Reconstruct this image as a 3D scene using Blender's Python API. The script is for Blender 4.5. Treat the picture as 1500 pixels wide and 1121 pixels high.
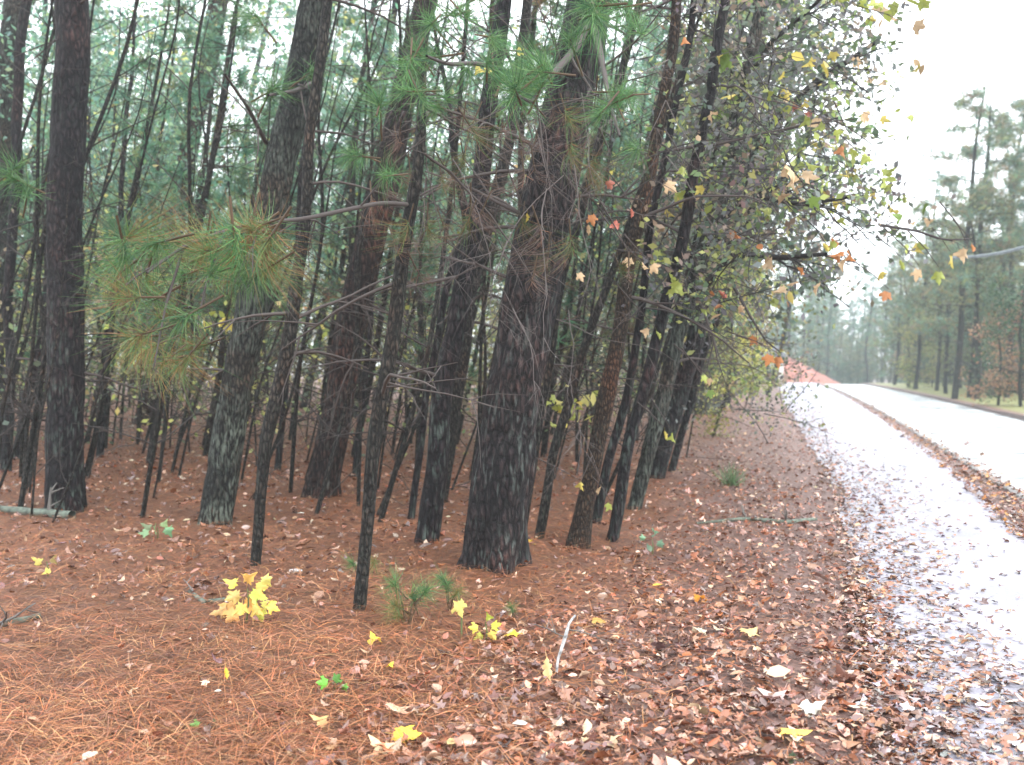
import bpy, math, random
import numpy as np
from mathutils import Vector, Matrix

R = np.random.default_rng(7)
rnd = random.Random(11)
for o in list(bpy.data.objects):
    bpy.data.objects.remove(o)
S = bpy.context.scene
COL = S.collection

# ------------------------------------------------------------------ camera
F = 1458.0; CX, CY = 750.0, 560.5; HOR = 535.0; H = 1.5
PIT = math.atan((CY - HOR) / F)
cam = bpy.data.cameras.new('camera')
cam.sensor_width = 36; cam.lens = 35; cam.clip_end = 3000; cam.clip_start = 0.05
cam.dof.use_dof = True; cam.dof.focus_distance = 5.2; cam.dof.aperture_fstop = 2.3
co = bpy.data.objects.new('camera', cam); COL.objects.link(co)
co.location = (0, 0, H); co.rotation_euler = (math.pi / 2 - PIT, 0, 0)
S.camera = co

# ------------------------------------------------------------------ world: overcast daylight
SUN_EL, SUN_AZ = math.radians(48), math.radians(120)
w = bpy.data.worlds.new("World"); S.world = w; w.use_nodes = True
nt = w.node_tree; nt.nodes.clear()
sky = nt.nodes.new('ShaderNodeTexSky'); sky.sky_type = 'NISHITA'; sky.sun_disc = False
sky.sun_elevation = SUN_EL; sky.sun_rotation = SUN_AZ
b1 = nt.nodes.new('ShaderNodeBackground'); b1.inputs[1].default_value = 0.10
b2 = nt.nodes.new('ShaderNodeBackground'); b2.inputs[0].default_value = (0.93, 0.97, 1.0, 1); b2.inputs[1].default_value = 1.25
tc = nt.nodes.new('ShaderNodeTexCoord'); ns = nt.nodes.new('ShaderNodeTexNoise'); ns.inputs['Scale'].default_value = 2.2
ns.inputs['Detail'].default_value = 4
mr = nt.nodes.new('ShaderNodeMapRange'); mr.inputs[3].default_value = 0.78; mr.inputs[4].default_value = 0.98
mx = nt.nodes.new('ShaderNodeMixShader'); ow = nt.nodes.new('ShaderNodeOutputWorld')
L = nt.links.new
L(tc.outputs['Generated'], ns.inputs['Vector']); L(ns.outputs[0], mr.inputs[0]); L(mr.outputs[0], mx.inputs[0])
L(sky.outputs[0], b1.inputs[0]); L(b1.outputs[0], mx.inputs[1]); L(b2.outputs[0], mx.inputs[2]); L(mx.outputs[0], ow.inputs[0])

sun = bpy.data.lights.new('sun', 'SUN'); sun.energy = 0.9; sun.angle = math.radians(25); sun.color = (1, 0.97, 0.92)
so = bpy.data.objects.new('sun', sun); COL.objects.link(so)
sdir = Vector((math.sin(SUN_AZ) * math.cos(SUN_EL), math.cos(SUN_AZ) * math.cos(SUN_EL), math.sin(SUN_EL)))
so.rotation_euler = sdir.to_track_quat('Z', 'Y').to_euler()

S.view_settings.view_transform = 'Standard'; S.view_settings.look = 'None'
S.view_settings.gamma = 1; S.view_settings.use_curve_mapping = False
S.view_settings.exposure = 1.72
S.render.engine = 'CYCLES'
S.cycles.max_bounces = 6; S.cycles.diffuse_bounces = 3; S.cycles.glossy_bounces = 2
S.cycles.transmission_bounces = 2; S.cycles.volume_bounces = 1; S.cycles.transparent_max_bounces = 4
S.cycles.use_denoising = True

# ------------------------------------------------------------------ numeric helpers
_perm = np.random.default_rng(3).random(1 << 16)
def vnoise(x, y, z):
    x, y, z = np.broadcast_arrays(np.asarray(x, float), np.asarray(y, float), np.asarray(z, float))
    xi, yi, zi = np.floor(x).astype(np.int64), np.floor(y).astype(np.int64), np.floor(z).astype(np.int64)
    fx, fy, fz = x - xi, y - yi, z - zi
    fx, fy, fz = (f * f * (3 - 2 * f) for f in (fx, fy, fz))
    def h(a, b, c):
        return _perm[(a * 73856093 ^ b * 19349663 ^ c * 83492791) & 0xFFFF]
    def l(a, b, t): return a + (b - a) * t
    return l(l(l(h(xi, yi, zi), h(xi + 1, yi, zi), fx), l(h(xi, yi + 1, zi), h(xi + 1, yi + 1, zi), fx), fy),
             l(l(h(xi, yi, zi + 1), h(xi + 1, yi, zi + 1), fx), l(h(xi, yi + 1, zi + 1), h(xi + 1, yi + 1, zi + 1), fx), fy), fz)
def fbm(x, y, z, o=3):
    s = 0; a = .5
    for i in range(o):
        s = s + a * (vnoise(x * 2 ** i + 17 * i, y * 2 ** i, z * 2 ** i) - .5); a *= .5
    return s
def sstep(a, b, x):
    t = np.clip((x - a) / (b - a), 0, 1); return t * t * (3 - 2 * t)

# road frame: s along the road, t to its right; the road bends gently left far away
RA = math.atan((1180 - CX) / F)
DX, DY = math.sin(RA), math.cos(RA)
def bend(s): return -2.2 * (np.maximum(s - 25, 0) / 80.0) ** 2
def st2xy(s, t):
    tt = t + bend(s); return s * DX + tt * DY, s * DY - tt * DX
def xy2st(x, y):
    s = x * DX + y * DY; return s, x * DY - y * DX - bend(s)
PL, PR, KL, RR = 0.36, 1.82, 2.29, 6.1     # path left / right, kerb, road right
def pleft(s): return np.interp(s, [0, 6, 12, 20, 41, 70, 104], [.33, .34, .42, .04, -.75, -1.1, -1.3])
def pright(s): return PR + .24 * sstep(6, 18, s)
MOUNDS = []
for _px, _py, _a in [(95, 748, .08), (312, 765, .08), (467, 727, .07), (622, 795, .06), (727, 828, .12), (842, 800, .08), (893, 795, .05), (925, 745, .06), (958, 700, .07), (645, 735, .04), (372, 828, .03), (524, 892, .03)]:
    _d = H * F / (_py - HOR); MOUNDS.append(((_px - CX) / F * _d, _d, _a))
def gz(x, y):
    s, t = xy2st(x, y)
    wood = sstep(0.6, 4.0, -t + pleft(s))
    z = wood * (0.10 * fbm(x * .5, y * .5, 1.5) + .05 * fbm(x * 2.2, y * 2.2, 4.5))
    z = z + 0.05 * sstep(0, .5, pleft(s) - t) + .25 * sstep(6, 20, y) * sstep(1.5, 6, pleft(s) - t)
    z = z - 3.0 * sstep(88, 125, s)
    for mx_, my_, ma_ in MOUNDS: z = z + ma_ * np.exp(-((x - mx_) ** 2 + (y - my_) ** 2) / .16)
    right = sstep(RR, RR + 4, t)
    z = z + right * 0.12 * fbm(x * .2, y * .2, 9.)
    return z
def gzf(x, y): return float(gz(np.array([x]), np.array([y]))[0])
cP, sP = math.cos(PIT), math.sin(PIT)
def ray(px, py):
    r = (px - CX) / F; u = (CY - py) / F
    return np.array([r, cP + u * sP, -sP + u * cP])
def at(px, py, Y):
    d = ray(px, py); k = Y / d[1]; return Vector((d[0] * k, Y, H + d[2] * k))
def onground(px, py):
    d = ray(px, py); k = H / max(-d[2], 1e-3)
    for _ in range(12):
        x, y = d[0] * k, d[1] * k; k = (H - gzf(x, y)) / max(-d[2], 1e-3)
    return Vector((d[0] * k, d[1] * k, gzf(d[0] * k, d[1] * k)))

# ------------------------------------------------------------------ mesh builder
class MB:
    def __init__(s): s.v = []; s.f = {3: [], 4: []}; s.m = {3: [], 4: []}; s.c = []; s.n = 0
    def add(s, v, f, col=(1, 1, 1), mat=0):
        v = np.asarray(v, float).reshape(-1, 3); f = np.asarray(f, np.int64)
        s.v.append(v)
        c = np.asarray(col, float)
        if c.ndim == 1: c = np.tile(c[:3], (len(v), 1))
        s.c.append(c)
        k = f.shape[1]; s.f[k].append(f + s.n); s.m[k].append(np.full(len(f), mat)); s.n += len(v); return s
    def mesh(s, name, mats, smooth=True):
        me = bpy.data.meshes.new(name)
        v = np.concatenate(s.v); c = np.concatenate(s.c)
        f3 = np.concatenate(s.f[3]) if s.f[3] else np.zeros((0, 3), int)
        f4 = np.concatenate(s.f[4]) if s.f[4] else np.zeros((0, 4), int)
        mi = np.concatenate([np.concatenate(s.m[k]) for k in (3, 4) if s.m[k]])
        me.vertices.add(len(v)); me.vertices.foreach_set('co', v.astype(np.float32).ravel())
        lv = np.concatenate([f3.ravel(), f4.ravel()])
        me.loops.add(len(lv)); me.loops.foreach_set('vertex_index', lv.astype(np.int32))
        tot = np.concatenate([np.full(len(f3), 3), np.full(len(f4), 4)])
        st = np.concatenate([[0], np.cumsum(tot)[:-1]])
        me.polygons.add(len(tot)); me.polygons.foreach_set('loop_start', st.astype(np.int32))
        me.polygons.foreach_set('loop_total', tot.astype(np.int32))
        me.polygons.foreach_set('material_index', mi.astype(np.int32))
        if smooth: me.polygons.foreach_set('use_smooth', np.ones(len(tot), bool))
        a = me.color_attributes.new('Col', 'FLOAT_COLOR', 'POINT')
        a.data.foreach_set('color', np.concatenate([c, np.ones((len(c), 1))], 1).astype(np.float32).ravel())
        for m in (mats if isinstance(mats, (list, tuple)) else [mats]): me.materials.append(m)
        me.update(); return me
def obj(name, me, parent=None, loc=None):
    o = bpy.data.objects.new(name, me); COL.objects.link(o)
    if parent is not None: o.parent = parent
    if loc is not None: o.location = loc
    return o
def tag(o, label=None, cat=None, group=None, kind=None):
    if label: o['label'] = label
    if cat: o['category'] = cat
    if group: o['group'] = group
    if kind: o['kind'] = kind
    return o
def empty(name, loc, label, cat, group=None):
    o = bpy.data.objects.new(name, None); COL.objects.link(o); o.location = loc; o.empty_display_size = .2
    return tag(o, label, cat, group)
def copy_tree(o, parent=None):
    c = o.copy(); COL.objects.link(c)
    if parent is not None: c.parent = parent
    for ch in list(o.children): copy_tree(ch, c)
    return c

def smooth_path(P, W, n):
    P = np.array(P, float); W = np.array(W, float)
    d = np.concatenate([[0], np.cumsum(np.linalg.norm(np.diff(P, axis=0), axis=1))])
    q = np.linspace(0, d[-1], n)
    out = np.stack([np.interp(q, d, P[:, i]) for i in range(3)], 1); ww = np.interp(q, d, W)
    k = max(1, n // (len(P) * 3))
    for _ in range(k):
        o2 = out.copy(); o2[1:-1] = (out[:-2] + 2 * out[1:-1] + out[2:]) / 4; out = o2
        w2 = ww.copy(); w2[1:-1] = (ww[:-2] + 2 * ww[1:-1] + ww[2:]) / 4; ww = w2
    return out, ww
def tube(P, W, seg=8, bark=0.0, fx=10, fz=3, seed=0.0):
    P = np.asarray(P, float); W = np.asarray(W, float); n = len(P)
    T = np.gradient(P, axis=0); T /= np.linalg.norm(T, axis=1)[:, None] + 1e-9
    ref = np.array([1., 0, 0]) if abs(T[0][0]) < .8 else np.array([0, 1., 0])
    U = ref - T * (T @ ref)[:, None]; U /= np.linalg.norm(U, axis=1)[:, None]
    V = np.cross(T, U)
    a = np.linspace(0, 2 * np.pi, seg, endpoint=False)
    ca, sa = np.cos(a), np.sin(a)
    rad = np.tile(W[:, None], (1, seg))
    if bark:
        h = np.concatenate([[0], np.cumsum(np.linalg.norm(np.diff(P, axis=0), axis=1))])[:, None]
        r0 = W.max()
        X = ca[None] * r0 * fx + seed; Y = sa[None] * r0 * fx; Z = h * fz
        nz = vnoise(X + .35 * vnoise(X, Y, Z * 2), Y, Z)
        ridge = np.abs(nz - .5) * 2
        fine = vnoise(X * 2.7, Y * 2.7, Z * 2.5) - .5
        big = vnoise(X * .25, Y * .25, Z * .3) - .5
        rad = rad * (1 - .4 * bark + bark * (np.minimum(ridge, .45) * 2.2 - .5) + bark * .5 * fine + .10 * big)
    v = P[:, None] + rad[..., None] * (ca[None, :, None] * U[:, None] + sa[None, :, None] * V[:, None])
    i = np.arange(n - 1)[:, None] * seg; j = np.arange(seg)[None]; jn = (j + 1) % seg
    f = np.stack([i + j, i + jn, i + seg + jn, i + seg + j], -1).reshape(-1, 4)
    return v.reshape(-1, 3), f
def rot_from_dirs(D, roll):
    """matrices whose +X axis follows D (n,3)"""
    D = D / (np.linalg.norm(D, axis=1)[:, None] + 1e-9)
    ref = np.tile([0., 0, 1.], (len(D), 1)); ref[np.abs(D[:, 2]) > .9] = [0, 1., 0]
    Y = np.cross(ref, D); Y /= np.linalg.norm(Y, axis=1)[:, None]
    Z = np.cross(D, Y)
    c, s = np.cos(roll)[:, None], np.sin(roll)[:, None]
    return np.stack([D, Y * c + Z * s, -Y * s + Z * c], -1)
def scatter(mb, tv, tf, pos, M, sc, col, mat=0):
    tv = np.asarray(tv, float); tf = np.asarray(tf); n = len(pos); k = len(tv)
    sc = np.asarray(sc, float)
    if sc.ndim == 1: sc = np.repeat(sc[:, None], 3, 1)
    v = np.einsum('nij,nkj->nki', M, tv[None] * sc[:, None]) + pos[:, None]
    f = (tf[None] + (np.arange(n) * k)[:, None, None]).reshape(-1, tf.shape[1])
    c = np.repeat(np.asarray(col, float), k, axis=0) if np.ndim(col) == 2 else col
    mb.add(v.reshape(-1, 3), f, c, mat)
def rdirs(n, up=None, spread=1.0, rng=R):
    d = rng.normal(size=(n, 3)); d /= np.linalg.norm(d, axis=1)[:, None]
    if up is not None: d = d * spread + np.asarray(up, float)
    return d / np.linalg.norm(d, axis=1)[:, None]
def palette(cols, n, jit=.15, rng=R, p=None):
    c = np.array(cols)[rng.choice(len(cols), n, p=p)]
    return np.clip(c * (1 + rng.normal(0, jit, (n, 1))) * (1 + rng.normal(0, jit * .3, (n, 3))), .003, 1)

# templates (unit length along +X, in XY plane, some curl in Z)
BLADE3 = (np.array([[0, -.5, 0], [0, .5, 0], [1, 0, 0]]), np.array([[0, 1, 2]]))
NEEDLE = (np.array([[0, -.5, 0], [0, .5, 0], [.5, -.5, .05], [.5, .5, .05], [1, -.2, 0], [1, .2, 0]]),
          np.array([[0, 1, 3, 2], [2, 3, 5, 4]]))
OVAL = (np.array([[0, 0, 0], [.25, .22, .03], [.6, .25, .05], [1, 0, -.05], [.6, -.25, .05], [.25, -.22, .03], [.5, 0, -.04]]),
        np.array([[6, 0, 5], [6, 5, 4], [6, 4, 3], [6, 3, 2], [6, 2, 1], [6, 1, 0]]))
QUAD = (np.array([[0, 0, 0], [.5, .3, .06], [1, 0, 0], [.5, -.3, .06]]), np.array([[0, 3, 2, 1]]))
def star_leaf(lobes=5, deep=.45, curl=.1, seed=0):
    r_ = np.random.default_rng(seed); v = [[.0, 0, 0]]; m = 4 * lobes
    ang = np.linspace(-2.35, 2.35, 2 * lobes + 1)
    out = []
    for i, a in enumerate(ang):
        out_r = (.62 if i % 2 else .62 * deep) * (1 - .18 * abs(a) / 2.3) * (1 + r_.normal(0, .06))
        out.append([out_r * math.cos(a) + .38, out_r * math.sin(a), curl * (out_r ** 2) * math.cos(3 * a) * 1.6])
    c = [.38, 0, -.02]
    v = [c] + out; n = len(out)
    f = [[0, i, i + 1] for i in range(1, n)] 
    k = len(v); v += [[.38, .012, 0], [.38, -.012, 0], [-.35, 0, .06]]
    f.append([k, k + 1, k + 2])
    return np.array(v), np.array(f)
def maple(seed, wide=1.0, fold=.25, curl=.15, half=None):
    r_ = np.random.default_rng(seed)
    half = half or [(.04, .10), (-.08, .27), (.10, .27), (.13, .36), (.24, .33), (.36, .50), (.56, .50), (.50, .36), (.58, .17), (.72, .22), (.76, .12)]
    a = np.array(half) + r_.normal(0, .018, (len(half), 2)); b = np.array(half)[::-1] + r_.normal(0, .018, (len(half), 2)); b[:, 1] *= -1
    o = np.concatenate([[[0, 0]], a, [[1, 0]], b]); v = np.concatenate([[[.4, 0]], o]); v[:, 1] *= wide
    z = -fold * np.abs(v[:, 1]) + curl * np.sin(v[:, 0] * 5 + seed) * .5 + curl * v[:, 1] * np.cos(v[:, 0] * 7 + seed); z[0] = .03
    v = np.column_stack([v, z]); n = len(o); f = [[0, 1 + (i + 1) % n, 1 + i] for i in range(n)]; k = len(v)
    v = np.concatenate([v, [[.02, .010, 0], [.02, -.010, 0], [-.4, 0, .08]]]); f.append([k, k + 1, k + 2])
    return v, np.array(f)
GUM = [(.05, .05), (.02, .30), (.20, .24), (.30, .20), (.42, .46), (.50, .40), (.52, .15), (.70, .11)]
OAK = [(.10, .05), (.20, .17), (.27, .08), (.38, .24), (.47, .22), (.52, .09), (.63, .22), (.74, .18), (.80, .08)]
LOBE = maple(5, .95, .2, .3, GUM)
STAR5 = maple(1, 1.0, .22, .12); STAR3 = maple(2, .85, .3, .3, OAK); STAR5B = maple(3, .85, .5, .4)

# ------------------------------------------------------------------ materials
def newmat(name):
    m = bpy.data.materials.new(name); m.use_nodes = True; nt = m.node_tree
    return m, nt, nt.nodes['Principled BSDF'], nt.links.new
def node(nt, t, **k):
    n = nt.nodes.new(t)
    for a, b in k.items(): setattr(n, a, b)
    return n
def ramp(nt, stops):
    r = nt.nodes.new('ShaderNodeValToRGB'); e = r.color_ramp.elements
    e[0].position, e[0].color = stops[0][0], (*stops[0][1], 1); e[1].position, e[1].color = stops[-1][0], (*stops[-1][1], 1)
    for p, c in stops[1:-1]:
        x = e.new(p); x.color = (*c, 1)
    return r
def bark_mat(name, dark, light, lichen=None, lamt=.3, scale=1.0):
    m, nt, P, L = newmat(name)
    tc = node(nt, 'ShaderNodeTexCoord'); mp = node(nt, 'ShaderNodeMapping')
    mp.inputs['Scale'].default_value = (24 * scale, 24 * scale, 9 * scale)
    L(tc.outputs['Object'], mp.inputs['Vector'])
    n1 = node(nt, 'ShaderNodeTexNoise'); n1.inputs['Scale'].default_value = 1.6; n1.inputs['Detail'].default_value = 5; n1.inputs['Roughness'].default_value = .65
    L(mp.outputs[0], n1.inputs['Vector'])
    vo = node(nt, 'ShaderNodeTexVoronoi', feature='DISTANCE_TO_EDGE'); vo.inputs['Scale'].default_value = 1.0
    mixv = node(nt, 'ShaderNodeVectorMath', operation='ADD')
    L(mp.outputs[0], mixv.inputs[0]); L(n1.outputs['Color'], mixv.inputs[1]); L(mixv.outputs[0], vo.inputs['Vector'])
    r1 = ramp(nt, [(0.0, tuple(c * .15 for c in dark)), (.12, tuple(c * .7 for c in dark)), (.5, tuple(c * .85 for c in light))])
    L(vo.outputs['Distance'], r1.inputs[0])
    nb = node(nt, 'ShaderNodeTexNoise'); nb.inputs['Scale'].default_value = 1.9; nb.inputs['Detail'].default_value = 3; L(tc.outputs['Object'], nb.inputs['Vector'])
    rb = ramp(nt, [(.38, (.72, .72, .78)), (.52, (1.0, 1.0, 1.0)), (.66, (1.75, 1.25, 1.1))]); L(nb.outputs[0], rb.inputs[0])
    mb_ = node(nt, 'ShaderNodeMix', data_type='RGBA', blend_type='MULTIPLY'); mb_.inputs[0].default_value = 1
    L(r1.outputs[0], mb_.inputs[6]); L(rb.outputs[0], mb_.inputs[7])
    mx = node(nt, 'ShaderNodeMix', data_type='RGBA', blend_type='MULTIPLY'); mx.inputs[0].default_value = .9
    r2 = ramp(nt, [(.3, (.55, .5, .5)), (.7, (1.35, 1.35, 1.35))]); L(n1.outputs[0], r2.inputs[0])
    L(mb_.outputs[2], mx.inputs[6]); L(r2.outputs[0], mx.inputs[7])
    out = mx.outputs[2]
    if lichen:
        mp2 = node(nt, 'ShaderNodeMapping'); mp2.inputs['Scale'].default_value = (17 * scale, 17 * scale, 3.6 * scale)
        L(tc.outputs['Object'], mp2.inputs['Vector'])
        n2 = node(nt, 'ShaderNodeTexNoise'); n2.inputs['Scale'].default_value = 2.2; n2.inputs['Detail'].default_value = 4
        L(mp2.outputs[0], n2.inputs['Vector'])
        r3 = ramp(nt, [(.60 - lamt * .3, (0, 0, 0)), (.76 - lamt * .25, (1, 1, 1))]); L(n2.outputs[0], r3.inputs[0])
        sep = node(nt, 'ShaderNodeSeparateXYZ'); L(tc.outputs['Object'], sep.inputs[0])
        hr = node(nt, 'ShaderNodeMapRange'); hr.inputs[1].default_value = 0; hr.inputs[2].default_value = 2.2
        hr.inputs[3].default_value = .8; hr.inputs[4].default_value = .5 * lamt
        L(sep.outputs['Z'], hr.inputs[0])
        mm0 = node(nt, 'ShaderNodeMath', operation='MULTIPLY'); L(r3.outputs[0], mm0.inputs[0]); L(hr.outputs[0], mm0.inputs[1])
        rl = ramp(nt, [(.42, (.1, .1, .1)), (.58, (1, 1, 1))]); nl_ = node(nt, 'ShaderNodeTexNoise'); nl_.inputs['Scale'].default_value = 3.1; L(tc.outputs['Object'], nl_.inputs['Vector']); L(nl_.outputs[0], rl.inputs[0])
        mm = node(nt, 'ShaderNodeMath', operation='MULTIPLY'); L(mm0.outputs[0], mm.inputs[0]); L(rl.outputs[0], mm.inputs[1])
        mx2 = node(nt, 'ShaderNodeMix', data_type='RGBA'); mx2.inputs[7].default_value = (*lichen, 1)
        L(mm.outputs[0], mx2.inputs[0]); L(out, mx2.inputs[6]); out = mx2.outputs[2]
    L(out, P.inputs['Base Color']); P.inputs['Roughness'].default_value = .8
    P.inputs['Specular IOR Level'].default_value = .3
    bp = node(nt, 'ShaderNodeBump'); bp.inputs['Strength'].default_value = 1; bp.inputs['Distance'].default_value = .05
    L(vo.outputs['Distance'], bp.inputs['Height']); L(bp.outputs[0], P.inputs['Normal'])
    return m
def col_mat(name, rough=.55, trans=.25, spec=.4, objrand=False):
    m, nt, P, L = newmat(name)
    at_ = node(nt, 'ShaderNodeAttribute', attribute_name='Col')
    src = at_.outputs['Color']
    if objrand:
        oi = node(nt, 'ShaderNodeObjectInfo'); mx = node(nt, 'ShaderNodeMix', data_type='RGBA', blend_type='MULTIPLY'); mx.inputs[0].default_value = 1
        L(src, mx.inputs[6]); L(oi.outputs['Color'], mx.inputs[7]); src = mx.outputs[2]
    L(src, P.inputs['Base Color']); P.inputs['Roughness'].default_value = rough
    P.inputs['Specular IOR Level'].default_value = spec
    if trans:
        t = node(nt, 'ShaderNodeBsdfTranslucent'); L(src, t.inputs[0])
        ms = node(nt, 'ShaderNodeMixShader'); ms.inputs[0].default_value = trans
        L(P.outputs[0], ms.inputs[1]); L(t.outputs[0], ms.inputs[2]); L(ms.outputs[0], nt.nodes['Material Output'].inputs[0])
    return m
M_NEED = col_mat('needles', .6, .4, .25)
M_LEAF = col_mat('leaf', .45, .45, .4)
M_LEAFO = col_mat('leaf_tint', .45, .3, .4, True)
M_NEEDO = col_mat('needle_tint', .55, .3, .3, True)
M_STRAW = col_mat('straw', .6, .0, .3)
M_WET = col_mat('wet_litter', .26, .0, .7)
M_TWIG = col_mat('twig', .8, 0, .2)
LICH = (.14, .18, .155)
BK_DARK = bark_mat('bark_dark', (.016, .013, .016), (.062, .046, .050), (.17, .22, .19), .26)
BK_MAIN = bark_mat('bark_main', (.020, .016, .018), (.085, .060, .058), (.20, .24, .22), .22, 1.0)
BK_GREY = bark_mat('bark_grey', (.022, .024, .022), (.095, .092, .080), (.24, .28, .23), .5, 1.3)
BK_RED = bark_mat('bark_red', (.030, .018, .016), (.125, .070, .058), (.17, .17, .15), .30)
BK_BROWN = bark_mat('bark_brown', (.05, .032, .022), (.17, .105, .065), (.2, .22, .17), .1, 2)
BK_THIN = bark_mat('bark_thin', (.03, .028, .025), (.12, .10, .082), (.13, .15, .12), .2, 1.6)

def ground_mat():
    m, nt, P, L = newmat('forest_ground')
    tc = node(nt, 'ShaderNodeTexCoord'); at_ = node(nt, 'ShaderNodeAttribute', attribute_name='Col')
    sep = node(nt, 'ShaderNodeSeparateColor'); L(at_.outputs['Color'], sep.inputs[0])
    def nz(sc, d=5, st=(1, 1, 1)):
        mp = node(nt, 'ShaderNodeMapping'); mp.inputs['Scale'].default_value = st; L(tc.outputs['Object'], mp.inputs[0])
        n = node(nt, 'ShaderNodeTexNoise'); n.inputs['Scale'].default_value = sc; n.inputs['Detail'].default_value = d; n.inputs['Roughness'].default_value = .7
        L(mp.outputs[0], n.inputs['Vector']); return n
    n1, n2, n3 = nz(1.1), nz(28, 6), nz(9, 4)
    straw = ramp(nt, [(.3, (.045, .017, .009)), (.5, (.15, .056, .025)), (.7, (.27, .115, .055))]); L(n2.outputs[0], straw.inputs[0])
    lit = ramp(nt, [(.3, (.045, .022, .018)), (.5, (.16, .083, .066)), (.72, (.30, .19, .165))]); L(n2.outputs[0], lit.inputs[0])
    a = node(nt, 'ShaderNodeMath', operation='ADD'); L(sep.outputs[0], a.inputs[0]); L(n1.outputs[0], a.inputs[1])
    st = node(nt, 'ShaderNodeMapRange'); st.inputs[1].default_value = .75; st.inputs[2].default_value = 1.25; L(a.outputs[0], st.inputs[0])
    mx = node(nt, 'ShaderNodeMix', data_type='RGBA'); L(st.outputs[0], mx.inputs[0]); L(straw.outputs[0], mx.inputs[6]); L(lit.outputs[0], mx.inputs[7])
    gr = ramp(nt, [(.3, (.12, .14, .04)), (.7, (.30, .28, .11))]); L(n3.outputs[0], gr.inputs[0])
    mx2 = node(nt, 'ShaderNodeMix', data_type='RGBA'); L(sep.outputs[1], mx2.inputs[0]); L(mx.outputs[2], mx2.inputs[6]); L(gr.outputs[0], mx2.inputs[7])
    L(mx2.outputs[2], P.inputs['Base Color']); P.inputs['Roughness'].default_value = .55
    bp = node(nt, 'ShaderNodeBump'); bp.inputs['Strength'].default_value = 1; bp.inputs['Distance'].default_value = .04
    L(n2.outputs[0], bp.inputs['Height']); L(bp.outputs[0], P.inputs['Normal'])
    return m
def paved_mat(name, c1, c2, rough, bump=.004, sc=60):
    m, nt, P, L = newmat(name)
    tc = node(nt, 'ShaderNodeTexCoord')
    n = node(nt, 'ShaderNodeTexNoise'); n.inputs['Scale'].default_value = sc; n.inputs['Detail'].default_value = 5; L(tc.outputs['Object'], n.inputs['Vector'])
    n2 = node(nt, 'ShaderNodeTexNoise'); n2.inputs['Scale'].default_value = 1.3; n2.inputs['Detail'].default_value = 4; L(tc.outputs['Object'], n2.inputs['Vector'])
    r = ramp(nt, [(.3, c1), (.7, c2)]); L(n.outputs[0], r.inputs[0])
    r2 = ramp(nt, [(.35, (.72, .72, .74)), (.65, (1.1, 1.1, 1.1))]); L(n2.outputs[0], r2.inputs[0])
    mx = node(nt, 'ShaderNodeMix', data_type='RGBA', blend_type='MULTIPLY'); mx.inputs[0].default_value = 1
    L(r.outputs[0], mx.inputs[6]); L(r2.outputs[0], mx.inputs[7]); L(mx.outputs[2], P.inputs['Base Color'])
    rr = node(nt, 'ShaderNodeMapRange'); rr.inputs[1].default_value = .35; rr.inputs[2].default_value = .65
    rr.inputs[3].default_value = rough; rr.inputs[4].default_value = rough + .22; L(n2.outputs[0], rr.inputs[0]); L(rr.outputs[0], P.inputs['Roughness'])
    P.inputs['Specular IOR Level'].default_value = .8
    bp = node(nt, 'ShaderNodeBump'); bp.inputs['Strength'].default_value = .5; bp.inputs['Distance'].default_value = bump
    L(n.outputs[0], bp.inputs['Height']); L(bp.outputs[0], P.inputs['Normal'])
    return m
M_GROUND = ground_mat()
M_PATH = paved_mat('wet_path', (.22, .205, .25), (.38, .365, .43), .38)
M_ROAD = paved_mat('wet_road', (.44, .46, .47), (.58, .60, .61), .22)
M_KERB = paved_mat('kerb_stone', (.16, .15, .15), (.28, .27, .26), .5)
def simple(name, c, rough=.7, sc=8, var=.3):
    m, nt, P, L = newmat(name)
    tc = node(nt, 'ShaderNodeTexCoord'); n = node(nt, 'ShaderNodeTexNoise'); n.inputs['Scale'].default_value = sc; n.inputs['Detail'].default_value = 5
    L(tc.outputs['Object'], n.inputs['Vector'])
    r = ramp(nt, [(.3, tuple(x * (1 - var) for x in c)), (.7, tuple(min(1, x * (1 + var)) for x in c))]); L(n.outputs[0], r.inputs[0])
    L(r.outputs[0], P.inputs['Base Color']); P.inputs['Roughness'].default_value = rough
    return m
M_CLAY = simple('red_clay', (.28, .11, .085), .95, 1.6, .7)
M_WALL = simple('house_wall', (.55, .54, .52)); M_ROOF = simple('house_roof', (.06, .06, .075)); M_DARK = simple('dark_glass', (.03, .035, .04), .2)
M_POST = simple('pale_post', (.6, .58, .54)); M_LOG = simple('mossy_log', (.10, .12, .095), .85, 14, .6)
M_PALE = simple('pale_stick', (.42, .42, .42), .7, 40, .7); M_CABLE = simple('cable', (.2, .22, .24))

# ------------------------------------------------------------------ ground, path, road, kerb
def axis(a, b, fine0, fine1, step, g=1.12):
    out = list(np.arange(fine0, fine1, step)); x = fine1; st = step
    while x < b: out.append(x); st *= g; x += st
    out.append(b); x = fine0 - step; st = step; low = []
    while x > a: low.append(x); st *= g; x -= st
    low.append(a); return np.array(low[::-1] + out)
sv = axis(-30, 900, 1.0, 15.0, .06, 1.045)
tl = axis(-400, KL - .001, -9, KL - .001, .07, 1.10)
tr = axis(RR, 500, RR, RR + 2, .25, 1.15)
tvs = np.concatenate([tl, [KL], [RR - .01], tr])
SS, TT = np.meshgrid(sv, tvs, indexing='ij')
gx, gy = st2xy(SS, TT)
gzv = gz(gx, gy) + .020 * fbm(gx * 9, gy * 9, 2.) * (TT < PL - .1) * (SS < 40)
under = (TT >= KL - .0005) & (TT < RR - .005)
gzv = np.where(under, gzv - .35, gzv)
n0, n1_ = SS.shape
idx = np.arange(n0 * n1_).reshape(n0, n1_)
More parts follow.
